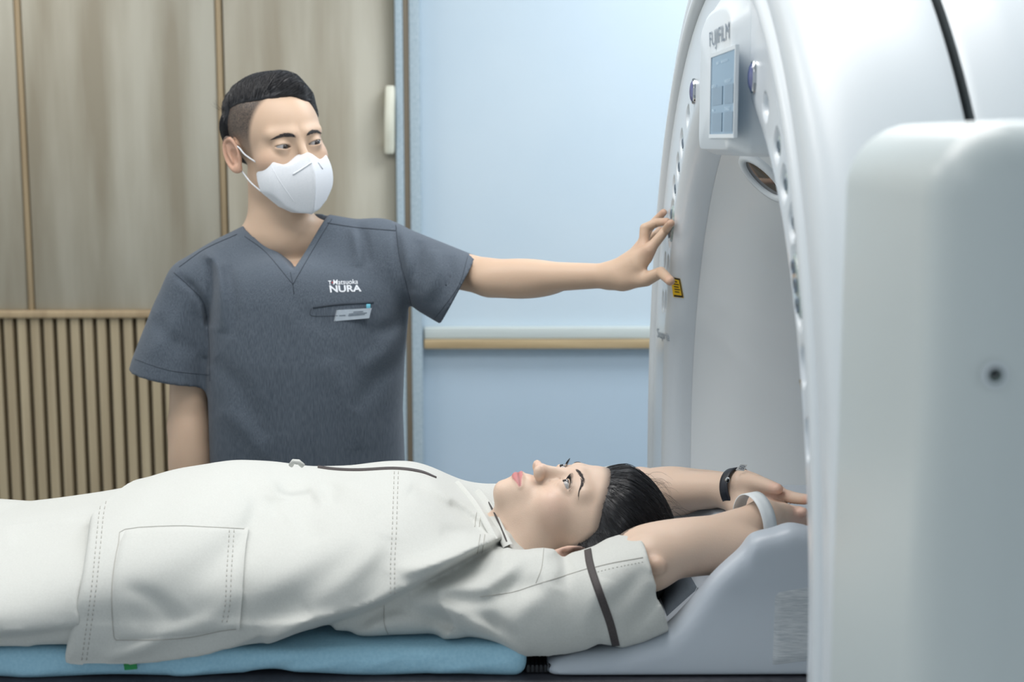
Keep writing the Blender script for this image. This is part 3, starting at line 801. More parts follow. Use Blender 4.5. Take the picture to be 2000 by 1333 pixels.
HN = 1.60   # near outer wall of the holder
ctr = [(1060, 1303), (1072, 1290), (1130, 1280), (1210, 1270), (1290, 1246), (1330, 1215), (1400, 1132), (1450, 1086), (1462, 1072), (1478, 1054), (1520, 1043), (1562, 1034), (1640, 1060), (1700, 1100)]
cw = [U(a, b, HN) for a, b in spl(ctr, 4)]
HX = np.array([c.x for c in cw]); HZ = np.array([c.z for c in cw])
o_ = np.argsort(HX); HX, HZ = HX[o_], HZ[o_]
fl = [(1075, 1312), (1200, 1306), (1330, 1290), (1420, 1230), (1480, 1150), (1560, 1110), (1700, 1120)]
fw = [U(a, b, HN) for a, b in fl]; FXx = np.array([c.x for c in fw]); FZ = np.array([c.z for c in fw])
def holder_sdf(P):
    x, y, z = P.T; v = np.abs(y-YT)
    wall = np.interp(x, HX, HZ); wall = np.where(y > YT, np.minimum(wall, 1.110), wall); flo = np.interp(x, FXx, FZ)
    inner = sstep(.215, .125, v)
    h = wall*(1-inner)+np.minimum(flo, wall)*inner
    gx = np.interp(x+.004, HX, HZ)-wall; sl = np.sqrt(1+(gx/.004)**2+(.55*inner*(1-inner)*4*(wall-flo)/.09)**2)
    top = (z-h)/sl
    hw = YT-HN+.012*sstep(1.10, 1.0, z)
    side = v-hw
    xl = HX[0]-x; xrr = x-.62
    d = smax(top, side, .022); d = smax(d, xl, .02); d = smax(d, xrr, .02); d = smax(d, (ZTAB+.0015)-z, .006)
    return d
V, Fq = surfnet(holder_sdf, axis_((.02, .0032), (.42, .006), .65), axis_((HN-.03, .0032), (HN+.2, .006), 2*YT-HN+.03), axis_((ZTAB-.01, .0032), 1.24), 2)
holder = quadmesh('head_holder', V, Fq, M_holder); tag(holder, 'grey moulded head holder cradling arms at the end of the table', 'head rest')
hb = bvh_of(holder)
def patch(nm, quad, m, parent, off, bv, n=10, thick=0):
    def bi(u, v):
        t = (quad[0][0]+(quad[1][0]-quad[0][0])*u, quad[0][1]+(quad[1][1]-quad[0][1])*u); b = (quad[3][0]+(quad[2][0]-quad[3][0])*u, quad[3][1]+(quad[2][1]-quad[3][1])*u)
        return (b[0]+(t[0]-b[0])*v, b[1]+(t[1]-b[1])*v)
    rows = []
    for j in range(n+1):
        row = []
        for i in range(n+1):
            e = off if 0 < i < n and 0 < j < n else -.0005
            q = cast(bv, *bi(i/n, j/n), e)
            if q is None: q = row[-1] if row else Vector((0, 0, 0))
            row.append(q)
        rows.append(row)
    return grid(nm, rows, m, parent)
vel = patch('velcro_patch', [(1513, 1158), (1640, 1135), (1640, 1286), (1507, 1302)], M_velcro, holder, .0022, hb, 16)

st1 = patch('strap', [(1284, 1152), (1345, 1118), (1364, 1150), (1302, 1206)], M_strap, holder, .003, hb, 10)

# ------------------------------------------------------------------ the lying woman
SKF = rgb(211, 186, 167); LIPF = rgb(190, 122, 122); BLF = rgb(224, 170, 156)
t_, r_ = R_(9), R_(6)
hu = A3(math.cos(t_), 0, math.sin(t_))
hf = math.cos(r_)*A3(-math.sin(t_), 0, math.cos(t_))+math.sin(r_)*A3(0, -1, 0)
HR = np.stack([np.cross(-hf, hu), -hf, hu], 1)          # canonical head axes in the world
HS = .975; ZF = .90   # the lower face is short
eyeW = np.array(U(1103, 937, 1.80)); HO = eyeW-HS*(HR @ A3(.031, -.090, 0))
def toh(P):
    q = (P-HO) @ HR/HS; q[:, 2] = np.where(q[:, 2] < 0, q[:, 2]/ZF, q[:, 2]); return q
def fromh(q):
    q = np.array(q, float)
    if q[2] < 0: q[2] *= ZF
    return HO+HS*(HR @ q)
ua = lambda *v: np.array(U(*v))
Sn, En, Wn = ua(1015, 1175, 1.70), ua(1268, 1098, 1.662), ua(1486, 1020, 1.735)
Sf, Ef, Wf = ua(1020, 1080, 2.03), ua(1250, 962, 2.07), ua(1432, 957, 1.93)
pnear = hand_parts(Wn, ua(1600, 1066, 1.80)-Wn, A3(-.1, .75, .66), A3(-.35, -.30, -.9), [(12, 20, 15), (15, 22, 15), (18, 25, 18), (20, 28, 20)], .93, ((.9, .25, .3), 10, 10), 3)
pfar = hand_parts(Wf, ua(1552, 1022, 1.80)-Wf, A3(-.30, -.75, .50), A3(.55, .10, .83), [(10, 14, 10), (14, 18, 10), (18, 20, 12), (22, 22, 12)], .93, ((.93, .10, .30), 10, 12), 4)
nk0, nk1 = fromh((0, .020, -.055)), fromh((0, .050, -.165))
chs = ua(880, 1110, YT); plv = ua(300, 1130, YT)
def hairline(Q):
    """positive where hair grows (head space): behind/above the hairline"""
    y, z = Q[:, 1], Q[:, 2]
    zb = np.interp(y, [-.10, -.086, -.070, -.055, -.040, -.028, -.016, -.006, .002, .009, .020, .030, .044], [.080, .066, .054, .044, .038, .033, .016, -.010, -.004, .013, .008, -.030, -.085])
    return (z-zb)*.8
def fem_body(P):
    d = head_sdf(toh(P), (.0047, .0029), .40, .86, True, earpos=(.0775, .005, -.004))*HS
    nk = rc(P, nk0, nk1, .050*HS, .058*HS)
    nk = smin(nk, rc(P, fromh((0, -.02, -.075)), fromh((0, .03, -.150)), .034, .045), .03)
    tor = ell(P, ua(850, 1110, YT), (.15, .14, .070)); tor = smin(tor, ell(P, ua(650, 1120, YT), (.2, .13, .066)), .05)
    tor = smin(tor, ell(P, ua(400, 1165, YT), (.14, .15, .055)), .05)
    for s in (-1, 1):
        hip = A3(plv[0], YT+s*.085, ZMAT+.034)
        tor = smin(tor, chain(P, [hip, A3(-1.05, YT+s*.09, ZMAT+.044), A3(-1.42, YT+s*.09, ZMAT+.05)], [.034, .032, .030]), .02)
        tor = smin(tor, chain(P, [A3(-1.42, YT+s*.09, ZMAT+.045), A3(-1.47, YT+s*.10, ZMAT+.10), A3(-1.47, YT+s*.12, ZMAT+.19)], [.036, .034, .022]), .02)
    d = smin(d, nk, .030); d = smin(d, tor, .03)
    an = chain(P, [Sn, En, Wn], [.036, .0335, .0245], .012); an = smin(an, ell(P, Wn*.40+En*.60+A3(0, 0, -.002), (.085, .030, .0345), rot_cols(Wn-En, A3(0, 1, 0), A3(0, 0, 1))), .015)
    an = smin(an, ell(P, ua(1284, 1108, 1.622), (.010, .007, .010)), .012)
    af = chain(P, [Sf, Ef, Wf], [.036, .0350, .0235], .012); af = smin(af, ell(P, Wf*.35+Ef*.65, (.085, .030, .0345), rot_cols(Wf-Ef, A3(0, 1, 0), A3(0, 0, 1))), .015)
    an = smin(an, handd(P, pnear), .014); af = smin(af, handd(P, pfar), .014)
    return smin(smin(d, an, .012), af, .008)
lx = HO[0]-.12; ly0, ly1 = HO[1]-.125, HO[1]+.125
V, Fq = surfnet(fem_body, axis_((-1.55, .009), (lx, .0017), (lx+.28, .0030), (Wn[0]-.03, .0022), .47),
                axis_((1.57, .0030), (ly0, .0019), (ly1, .004), 2.20), axis_((ZMAT-.06, .0045), (HO[2]-.10, .0026), (HO[2]-.01, .0017), HO[2]+.125), 1)
Pm = empty('person', (chs[0]-.35, YT, ZMAT), 'woman lying on her back in a pale grey gown with arms stretched overhead', 'person')
Qh = toh(V); base = skin_col(Qh, SKF, LIPF, BLF)
near_head = (np.linalg.norm(Qh, axis=1) < .17)
hl0 = hairline(Qh); w_ = .75*sstep(-.012, .002, hl0)*(Qh[:, 2] > -.02); base = base*(1-w_[:, None])+np.array(rgb(44, 42, 44)[:3])*w_[:, None]
col = np.where(near_head[:, None], base, np.array(SKF[:3]))
for c_ in (ua(1281, 1100, 1.61),):
    w_ = .45*np.exp(-(np.linalg.norm(V-c_, axis=1)/.020)**2); col = col*(1-w_[:, None])+np.array(rgb(186, 148, 126)[:3])*w_[:, None]
for pts, rs in pnear+pfar:
    w_ = .45*np.exp(-(np.linalg.norm(V-pts[-1], axis=1)/.014)**2); col = col*(1-w_[:, None])+np.array(BLF[:3])*w_[:, None]
fbody = quadmesh('body', V, Fq, M_skinw, Pm, col)
gz = HR @ A3(.05, -1, .02)
for s in (1, -1): eyeball('eye', fromh(A3(s*EYE[0], EYE[1], EYE[2])), .0127*HS, gz+HR @ A3(-.02*s, 0, 0), Pm, M_eye)
fbv = bvh_of(fbody)
def brow(s, pts, n, wd, ln, name, parent, fh, bv, m=M_brow, rr=.00022, lift=.0004):
    """short hairs laid along the brow line in head space"""
    L = []; C_ = np.array(spl(pts, 6))
    for i in range(n):
        u = rng.uniform(0, 1); k = u*(len(C_)-1); a = C_[int(k)]; b = C_[min(len(C_)-1, int(k)+1)]; p = a+(b-a)*(k-int(k))
        w = wd*(math.sin(PI*min(1, max(0.02, .15+.85*u)))**.6); p = p+A3(0, 0, rng.uniform(-w, w))
        t = nrmz(b-a)*ln*rng.uniform(.6, 1.1)+A3(0, 0, rng.uniform(.2, .6)*ln*(1-u)*.8)
        line = []
        for j in range(4):
            q = p+t*j/3; q = A3(s*q[0], q[1]-.02, q[2]); o = Vector(fh(q)); dr = Vector(fh(q+A3(0, .05, 0)))-o
            h, nn, _, _ = bv.ray_cast(o, dr.normalized())
            if h is None: break
            line.append(np.array(h)-np.array(dr.normalized())*lift*(1+j*.4))
        if len(line) == 4: L.append(line)
    return tubes(name, L, rr, m, parent, 4, (1, 1, .8, .3))
for s in (1, -1):
    brow(s, [(.0135, -.090, .0170), (.026, -.088, .0215), (.038, -.080, .0225), (.050, -.070, .0160)], 170, .0021, .007, 'eyebrow', Pm, fromh, fbv)
def lashes(s, name, parent, fh, rad, ln, lid, n=34, m=M_brow):
    L = []
    for i in range(n):
        u = -0.0135+.027*i/(n-1); wd = .0146; h = lid; Rr = (wd*wd+h*h)/(2*h)
        v = math.sqrt(max(0, Rr*Rr-u*u))-Rr+h
        q = A3(u+.0003, 0, v+.10*u); q[1] = -math.sqrt(max(1e-8, rad**2-q[0]**2-q[2]**2))
        p = EYE+q; d = nrmz(A3(u*35, -1, .35)); pts = []
        for j in range(5):
            pts.append(p+d*ln*j/4+A3(0, 0, 1)*ln*.5*(j/4)**2)
        L.append([fh(A3(s*a[0], a[1], a[2])) for a in pts])
    return tubes(name, L, .00022, m, parent, 4, (1, 1, .8, .5, .2))
for s in (1, -1): lashes(s, 'eyelashes', Pm, fromh, .0138, .0075, .0062, m=M_hair)
# hair: cap behind the hairline and combed strands
def cap_sdf(P, th):
    Q = toh(P)
    g = head_sdf(Q, fem=True, ears=None)
    g = smin(g, ell(Q, (0, .019, .042), (.0785, .099, .084)), .01); g = smin(g, ell(Q, (0, .050, -.045), (.055, .055, .045)), .03)
    hl = hairline(Q)
    t = th*sstep(-.004, .030, hl)-.004*sstep(.004, -.004, hl)
    return np.maximum(g-t, -hl-.002)*HS
capf = lambda P: cap_sdf(P, .012)+.0009*np.sin(260*toh(P)[:, 0]+30*np.sin(18*toh(P)[:, 2]))*sstep(.0, .02, hairline(toh(P)))
V, Fq = surfnet(capf, axis_((HO[0]-.13, .0022), HO[0]+.16), axis_((HO[1]-.13, .0022), HO[1]+.13), axis_((HO[2]-.14, .0022), HO[2]+.12), 1)
hair = quadmesh('hair', V, Fq, M_hair, Pm)
hbv = bvh_of(hair)
QV = toh(V); hlv = hairline(QV)
cand = np.where((hlv > -.001) & (QV[:, 2] > -.06))[0]
def fflow(p):
    q = toh(p[None])[0]; d = A3(-q[0]*1.5, 1.0, .45-6*max(0, q[1]))
    return HR @ nrmz(d)
def fkeep(p, u):
    v = Vector(p); h, n, i, dd = hbv.find_nearest(v)
    if h is None: return p
    c = Vector(fromh((0, .01, .03))); o = (h-c).normalized()
    return np.array(h+o*(.0006+.0012*math.sin(PI*min(1, u*1.1))))
roots = V[rng.choice(cand, 5200)]
st = strands('hair_strands', roots, fflow, M_hair, hair, 9, .008, .00027, .10, keep=fkeep)
# fine hairs at the hairline
cand2 = np.where((hlv > -.004) & (hlv < .004) & (QV[:, 2] > -.02))[0]
st = strands('baby_hair', V[rng.choice(cand2, 900)]-0, fflow, M_hair, hair, 7, .0055, .00020, .35, keep=lambda p, u: fkeep(p, u*.6))
fly = []
for i in range(46):
    q = fromh((rng.uniform(-.05, .05), rng.uniform(-.055, .02), rng.uniform(.095, .118))); h, n, _, _ = hbv.find_nearest(Vector(q)); p = np.array(h); d = nrmz(HR @ A3(rng.normal(0, .5), -.5, .9)); L = [p]
    for k in range(7):
        d = nrmz(d+HR @ A3(0, .25, -.05)+rng.normal(0, .15, 3)); p = p+d*.006; L.append(p)
    fly.append(L)
tubes('stray_hair', fly, .00014, M_hair, hair, 4, (1, 1, .8, .4))

# gown: jacket, near and far sleeves, trousers
def W2(pts, Y): return [(U(a, b, Y).x, U(a, b, Y).z) for a, b in pts]
crest = [(-60, 975), (0, 968), (100, 954), (190, 938), (300, 912), (390, 898), (440, 896), (500, 901), (575, 909), (640, 908), (700, 903), (760, 898), (800, 901), (850, 919), (900, 946), (950, 975), (1000, 1002), (1080, 1050)]
cz = W2([(float(a), float(b)) for a, b in spl(crest, 3)], YT)
TX = np.array([c[0] for c in cz]); TZ = np.array([c[1] for c in cz])
ZB = ZMAT-.004
def solve_h(Z, zb, W, s, p):
    q = p/(p-1); a = (s*W)**q; h = (Z-zb)/2
    for _ in range(60): h = .5*h+.5*np.maximum((Z-zb)-(h**q+a)**(1/q), .02)
    return h
def X_(px, Y=YT): return U(px, 1000, Y).x
wx = np.array([X_(v) for v in (-60, 130, 330, 480, 560, 650, 760, 880, 960, 1080)]); wy = np.array([.268, .273, .273, .266, .258, .253, .250, .232, .195, .130])
Yn = 1.62
TZ = (ZB-.012)+2*solve_h(TZ, ZB-.012, np.interp(TX, wx, wy), .24, 2.35)
FJ = []
def F_(pts, amp, wd, kind='ridge', Y=Yn): FJ.append((W2(pts, Y), amp*1.4, wd*.85, kind))
F_([(520, 1262), (600, 1226), (740, 1180), (860, 1118), (950, 1068), (985, 1054)], .0125, .020, 'step')
F_([(250, 1210), (400, 1110), (540, 1000), (620, 940)], -.0045, .028)
F_([(420, 1250), (560, 1130), (700, 1035)], .0045, .026)
F_([(360, 1180), (480, 1060), (560, 1010)], -.0045, .022)
F_([(640, 960), (600, 1010), (620, 1060)], -.004, .020)
F_([(690, 1190), (740, 1120), (765, 1050)], -.003, .018)
F_([(775, 1120), (860, 1095), (950, 1050), (1010, 1040)], .007, .013)
F_([(780, 1140), (880, 1125), (960, 1085)], -.004, .010)
F_([(800, 955), (880, 1000), (950, 1040), (985, 1060)], -.0055, .011)
F_([(830, 935), (900, 985), (960, 1030)], .004, .012)
F_([(860, 1040), (930, 1045), (990, 1058)], -.004, .010)
F_([(600, 905), (680, 940), (740, 1000)], .003, .02)
F_([(545, 905), (560, 950), (520, 1000)], -.003, .015)
F_([(580, 912), (640, 950), (650, 990)], -.003, .013)
# the hidden side panel, seen under the overhang
F_([(620, 1275), (760, 1190), (860, 1210), (940, 1250), (1010, 1280)], -.004, .012)
# sleeve folds
F_([(800, 1180), (880, 1190), (960, 1240), (1040, 1292)], .006, .011)
F_([(780, 1165), (860, 1150), (950, 1150), (1030, 1075)], .006, .016)
F_([(860, 1165), (940, 1172), (1010, 1150), (1060, 1140)], -.006, .014)
F_([(985, 1290), (965, 1230), (990, 1180), (1080, 1130)], -.005, .018)
F_([(1040, 1270), (1010, 1210), (1060, 1150), (1140, 1100)], .004, .018)
F_([(1080, 1080), (1105, 1110), (1090, 1150)], -.005, .012)
F_([(1190, 1190), (1230, 1150), (1260, 1110)], -.003, .012)
F_([(1220, 1240), (1265, 1190), (1285, 1150)], -.0035, .011)
F_([(1130, 1250), (1160, 1180), (1180, 1130)], .003, .014)
F_([(470, 940), (500, 980), (480, 1040)], -.003, .012); F_([(500, 905), (530, 945), (560, 985)], .003, .010); F_([(590, 912), (620, 960), (635, 990)], .0035, .009)
F_([(350, 1220), (300, 1170), (240, 1150)], -.003, .011); F_([(300, 1250), (400, 1215), (470, 1150)], .003, .012); F_([(200, 1290), (270, 1270), (330, 1240)], .003, .010)
F_([(600, 1190), (680, 1130), (750, 1060)], .004, .016); F_([(620, 1230), (720, 1170), (760, 1120)], -.003, .012); F_([(790, 1120), (900, 1080), (1000, 1045)], .004, .010)
F_([(870, 1130), (930, 1100), (1000, 1075)], .005, .010); F_([(960, 1160), (1010, 1130), (1050, 1090)], -.004, .014); F_([(900, 1200), (960, 1215), (1010, 1250)], -.004, .010)
F_([(800, 970), (860, 1000), (920, 1045)], .0035, .009); F_([(880, 980), (920, 1010), (950, 1050)], -.0035, .007)
def folds(P, L, yp=1.62): 
    k_ = yp/P[:, 1]; Q = np.stack([P[:, 0]*k_, CAMH+(P[:, 2]-CAMH)*k_], 1); f = np.zeros(len(P))
    for pts, amp, wd, kind in L: f += polyfold(Q, pts, amp, wd, kind)
    return f
hemA, hemB = U(188, 935, YT), U(128, 1318, YF)
hM = U(160, 1130, 1.568); hn3 = nrmz(np.cross(np.array(hM-hemA), np.array(hemB-hemA))); hn3 = hn3 if hn3[0] < 0 else -hn3   # points to -x
hA_ = np.array(hemA)
nA, nB = U(946, 966, YT), U(1012, 1085, 1.72)
nn_ = nrmz(((nA.z-nB.z), -(nA.x-nB.x)))
if nn_[0] < 0: nn_ = -nn_
sl_px = [(880, 1110, 1245), (940, 1088, 1262), (1000, 1078, 1283), (1040, 1066, 1294), (1062, 1063, 1298), (1085, 1066, 1292), (1105, 1078, 1285), (1140, 1072, 1273), (1165, 1066, 1258), (1190, 1052, 1262), (1210, 1046, 1268), (1250, 1036, 1260), (1300, 1026, 1237), (1340, 1016, 1222)]
SY = 1.655
sx = np.array([U(a, 1150, SY).x for a, _, _ in sl_px]); s_t = np.array([U(a, b+5, SY+.025).z for a, b, _ in sl_px]); s_b = np.array([U(a, c, 1.622).z for a, _, c in sl_px])
syc = np.interp(sx, [sx[0], sx[4], sx[-1]], [1.68, 1.655, 1.662]); syw = np.interp(sx, [sx[0], sx[4], sx[-1]], [.095, .078, .068])
pass
cA, cB = U(1251, 1040, SY), U(1306, 1238, SY); cn = nrmz((-(cB.z-cA.z), (cB.x-cA.x)))
if cn[0] < 0: cn = -cn
fsx = np.array([X_(v, 2.0) for v in (880, 960, 1060, 1160, 1215)])
PX_ = [X_(v) for v in (0, 420, 620, 900)]
fb_ = [U(a, b, 1.577) for a, b in ((60, 1322), (128, 1318), (180, 1312), (240, 1300), (330, 1290), (400, 1276), (455, 1258), (500, 1238), (560, 1205), (620, 1170))]
FBX = np.array([q.x for q in fb_]); FBZ = np.array([q.z for q in fb_])
def gown(P):
    x, y, z = P.T
    zt = np.interp(x, TX, TZ); W = np.interp(x, wx, wy)
    zc = (zt+ZB-.012)/2; hz = (zt-ZB+.012)/2
    u = np.abs(y-YT)/W; v = np.abs(z-zc)/hz; p = np.where(z < zc, np.interp(x, PX_, [5.5, 5.5, 3.6, 3.2]), 2.35)
    r = (u**p+v**p)**(1/p); g = np.sqrt((u/W)**2+(v/hz)**2)/np.maximum(np.sqrt(u*u+v*v), 1e-6)
    d = (r-1)/np.maximum(g, 1e-3)
    d = smax(d, ZB-z, .010)
    d = smax(d, (P-hA_) @ hn3, .004)
    # the near hem hangs over the edge of the pad
    fl = np.maximum(np.maximum(np.abs(y-1.5815+.002*np.sin(26*x))-.0045, (np.interp(x, FBX, FBZ)-z)*.9), z-(ZMAT+.030)); fl = np.maximum(fl, x-FBX[-1])
    fl = smax(fl, (P-hA_) @ hn3, .003)
    d = smin(d, fl, .016)
    d = smax(d, nn_[0]*(x-nA.x)+nn_[1]*(z-nA.z), .004)
    # near sleeve
    C2 = np.interp(x, sx, (s_t+s_b)/2); H2 = np.interp(x, sx, (s_t-s_b)/2); C1 = np.interp(x, sx, syc); W1 = np.interp(x, sx, syw)
    u = np.abs(y-C1)/W1; v = np.abs(z-C2)/H2; pp = np.interp(x, [sx[5], sx[10]], [2.2, 3.4]); r = (u**pp+v**pp)**(1/pp); g = np.sqrt((u/W1)**2+(v/H2)**2)/np.maximum(np.sqrt(u*u+v*v), 1e-6)
    s = (r-1)/np.maximum(g, 1e-3)
    cut = cn[0]*(x-cA.x)+cn[1]*(z-cA.z)
    inn = np.maximum(s+.0095, -(cut+.008)); s = np.maximum(np.maximum(s, cut), sx[0]-.0-x)
    # far sleeve
    f = rc(P, ua(900, 1060, 1.99), ua(1205, 985, 2.06), .075, .058)
    ff = np.maximum(f, x-X_(1215, 2.05))
    d = smin(d, ff, .035); d = smin(d, s, .030)
    d = d-folds(P, FJ)*sstep(-.06, .03, YT-y)
    d = d+.0006*np.sin(61*x+40*z)*np.sin(47*z-22*x)
    d = smax(d, -inn, .0025)
    # neckline: hollow round the neck
    nk = rc(P, nk0, nk1+(nk1-nk0)*.1, .057, .064)
    return smax(d, -nk, .006)
V, Fq = surfnet(gown, axis_((hemB.x-.02, .0032), (cB.x)+.015), axis_((1.55, .0032), (YT+.02, .006), 2.16), axis_((ZMAT-.012, .0032), TZ.max()+.02), 1, 2.0)
jac = quadmesh('gown_top', V, Fq, M_gown, Pm); jb = bvh_of(jac)
def trous(P):
    x, y, z = P.T
    zt = np.interp(x, [-1.40, -1.1, -.8, TX[0]], [ZMAT+.075, ZMAT+.09, ZMAT+.095, TZ[0]]); zt = np.where(x > TX[0], np.interp(x, TX, TZ), zt)-.019
    W = np.interp(x, [-1.40, -1.0, TX[0], hemA.x+.1], [.19, .22, .262, .262])
    zc = (zt+ZB)/2; hz = (zt-ZB)/2
    # two legs
    d = None
    for s in (-1, 1):
        cy = YT+s*W*.48; w2 = W*.56
        u = np.abs(y-cy)/w2; v = np.abs(z-zc)/hz; p_ = np.where(z < zc, 4.5, 2.3); r = (u**p_+v**p_)**(1/p_); g = np.sqrt((u/w2)**2+(v/hz)**2)/np.maximum(np.sqrt(u*u+v*v), 1e-6)
        e = (r-1)/np.maximum(g, 1e-3); d = e if d is None else smin(d, e, .09)
    d = smax(d, ZB-z, .008); d = np.maximum(d, x-hemA.x-.05); d = np.maximum(d, -1.40-x)
    f = folds(P, FT, 1.63)*(y < YT)
    return d-f
FT = []
def FT_(pts, amp, wd, kind='ridge'): FT.append((W2(pts, 1.63), amp, wd, kind))
FT_([(-80, 1250), (0, 1240), (60, 1236), (170, 1222)], .010, .016, 'step')
FT_([(-60, 1010), (60, 1000), (170, 1010)], .004, .02); FT_([(20, 1050), (100, 1035), (190, 1020)], -.004, .014)
FT_([(120, 975), (150, 990), (160, 1010)], -.004, .010); FT_([(60, 1268), (120, 1262), (180, 1240)], -.003, .008)
V, Fq = surfnet(trous, axis_((-1.43, .008), (-.75, .0036), hemA.x+.07), axis_((1.54, .0036), (YT, .008), 2.14), axis_((ZMAT-.01, .0036), ZMAT+.16), 1, 2.0)
tro = quadmesh('gown_trousers', V, Fq, M_gown, Pm)
# stitching, pocket, piping, tags on the jacket
def stitch(bv, pts, name, parent, m, off=.0003, r=.00042, dash=None, n=6):
    P2 = [tuple(q) for q in spl(pts, n)]
    Q = castline(bv, P2, 2.2, off); lines = []
    if dash:
        i = 0
        while i+dash < len(Q): lines.append([Q[i+k] for k in range(dash)]); i += dash+1
    else: lines = [Q]
    # break where the line jumps
    out = []
    for L in lines:
        cur = [L[0]] if L else []
        for a, b in zip(L[:-1], L[1:]):
            if (b-a).length > .022: 
                if len(cur) > 1: out.append(cur)
                cur = []
            cur.append(b)
        if len(cur) > 1: out.append(cur)
    return tubes(name, out, r, m, parent, 5)
def ribbon(bv, L1, L2, name, parent, m, off=.0012, k=40):
    def res(L):
        L = np.array(spl(L, 8)); s = np.r_[0, np.cumsum(np.linalg.norm(np.diff(L, axis=0), axis=1))]; u = np.linspace(0, s[-1], k)
        return np.stack([np.interp(u, s, L[:, 0]), np.interp(u, s, L[:, 1])], 1)
    a, b = res(L1), res(L2); rows = []; last = None
    for i in range(k):
        row = []
        for j, w_ in enumerate((0, .04, .35, .65, .96, 1)):
            q = a[i]*(1-w_)+b[i]*w_; h = cast(bv, q[0], q[1], off if 0 < j < 5 else -.0004)
            if h is None: h = last[j] if last else None
            row.append(h)
        if any(h is None for h in row): continue
        last = row; rows.append(row)
    return grid(name, rows, m, parent)
hemL = [(214, 936), (196, 990), (188, 1060), (180, 1140), (168, 1230), (157, 1308)]
stitch(jb, hemL, 'hem_stitching', jac, M_gseam, dash=3); stitch(jb, [(a+9, b) for a, b in hemL], 'hem_stitching', jac, M_gseam, dash=3)
pk = [(484, 1034), (400, 1030), (340, 1028), (244, 1035), (232, 1060), (221, 1120), (218, 1180), (222, 1240), (226, 1250)]
pk2 = [(226, 1251), (300, 1251), (370, 1246), (430, 1234), (468, 1229)]
pkr = [(484, 1034), (478, 1130), (476, 1180), (468, 1229)]
stitch(jb, pk, 'pocket_stitching', jac, M_gseam, n=3); stitch(jb, pk2, 'pocket_stitching', jac, M_gseam, n=3)
def pocket_rows():
    out = []
    for j in range(31):
        v = j/30; l = np.array([np.interp(v, [0, .12, .4, .7, 1], [244, 232, 220, 218, 226]), 1035+(1251-1035)*v]); r = np.array([484-16*v, 1034+(1229-1034)*v]); row = []
        for i in range(31):
            u = i/30; q = l+(r-l)*u; q[1] += -6*math.sin(PI*u)*(1-v)+5*math.sin(PI*u)*v
            e = .0022 if (0 < i and 0 < j < 30) else -.0005
            if i == 30: e = .0040
            h = cast(jb, q[0], q[1], e)
            row.append(h if h is not None else (row[-1] if row else out[-1][i]))
        out.append(row)
    return out
pkm = grid('pocket', pocket_rows(), M_gown, jac); pb = bvh_of(jac, pkm)
for dx in (-36, -27):
    stitch(pb, [(484+dx, 1036), (479+dx, 1120), (476+dx, 1180), (468+dx, 1226)], 'pocket_hem', pkm, M_gseam, dash=3)
for dx in (0, 8):
    stitch(jb, [(770+dx, 922), (768+dx, 980), (766+dx, 1040), (763+dx, 1100), (763+dx, 1170)], 'front_seam', jac, M_gseam, dash=3)
stitch(jb, [(750, 1183), (752, 1225), (775, 1268)], 'side_seam', jac, M_gseam)
stitch(jb, [(938, 1166), (1000, 1158), (1050, 1142), (1146, 1112)], 'sleeve_seam', jac, M_gseam)
stitch(jb, [(1047, 1140), (1058, 1110), (1062, 1072)], 'sleeve_seam', jac, M_gseam, r=.0004)
stitch(jb, [(1158, 1110), (1200, 1100), (1256, 1090)], 'sleeve_seam', jac, M_gseam, r=.0006)
stitch(jb, [(1160, 1120), (1204, 1109), (1258, 1098)], 'sleeve_seam', jac, M_gseam, dash=2)
for dx in (0, 9): stitch(jb, [(931+dx, 1002), (927+dx, 1030)], 'yoke_seam', jac, M_gseam); stitch(jb, [(938+dx, 1045), (932+dx, 1082)], 'yoke_seam', jac, M_gseam, r=.0004)
ribbon(jb, [(1140, 1072), (1146, 1110), (1168, 1175), (1184, 1220), (1196, 1267)], [(1154, 1067), (1162, 1108), (1184, 1172), (1200, 1218), (1212, 1266)], 'sleeve_trim', jac, M_pipe)
ribbon(jb, [(608, 909), (650, 915), (700, 917), (770, 914), (820, 920), (852, 933)], [(608, 913), (650, 919), (700, 921), (770, 918), (820, 924), (852, 935)], 'front_piping', jac, M_pipe, .0015)
gy = 1.582; gq = [U(241, 1291, gy), U(265, 1289, gy), U(268, 1307, gy), U(244, 1309, gy)]
grid('green_tag', [[p+Vector((0, -.0015, 0)), p+Vector((0, .0015, 0))] for p in gq+gq[:1]], M_green, jac, False, False)
mk('green_tag_face', [p+Vector((0, -.0016, 0)) for p in gq], [(3, 2, 1, 0)], M_green, jac, False)
bw = U(577, 905, YT-.02)
tubes('tie_knot', [[bw+Vector((-.006, 0, -.003)), bw+Vector((-.002, -.004, .003)), bw+Vector((.004, -.002, .002)), bw+Vector((.010, 0, -.004))]], .0034, M_gown, jac, 8)
# collar bands laid on the gown and round the neck
cbv = bvh_of(jac, fbody)
def band3(name, pts, wd, off, m, n=6):
    # flat cloth band following the surface, smoothed along its length
    Q = np.array([list(q) for q in castline(cbv, [tuple(p) for p in spl(pts, n)], 4, 0)])
    for _ in range(14): Q[1:-1] = .5*Q[1:-1]+.25*(Q[:-2]+Q[2:])
    T = np.gradient(Q, axis=0); T /= np.linalg.norm(T, axis=1, keepdims=True); N = nrmz((-.25, -.62, .75)); Sd = np.cross(T, N); Sd /= np.linalg.norm(Sd, axis=1, keepdims=True)
    rows = [list(Q+Sd*wd*a+N*(off*b)) for a, b in ((-.5, -.5), (-.5, .7), (-.3, 1), (.3, 1), (.5, .7), (.5, -.5))]
    return grid(name, rows, m, jac)
band3('collar', [(932, 962), (950, 985), (968, 1018), (982, 1048), (993, 1070)], .013, .0045, M_gown)
band3('collar_piping', [(950, 975), (966, 1004), (981, 1036), (993, 1066)], .0026, .0085, M_pipe)
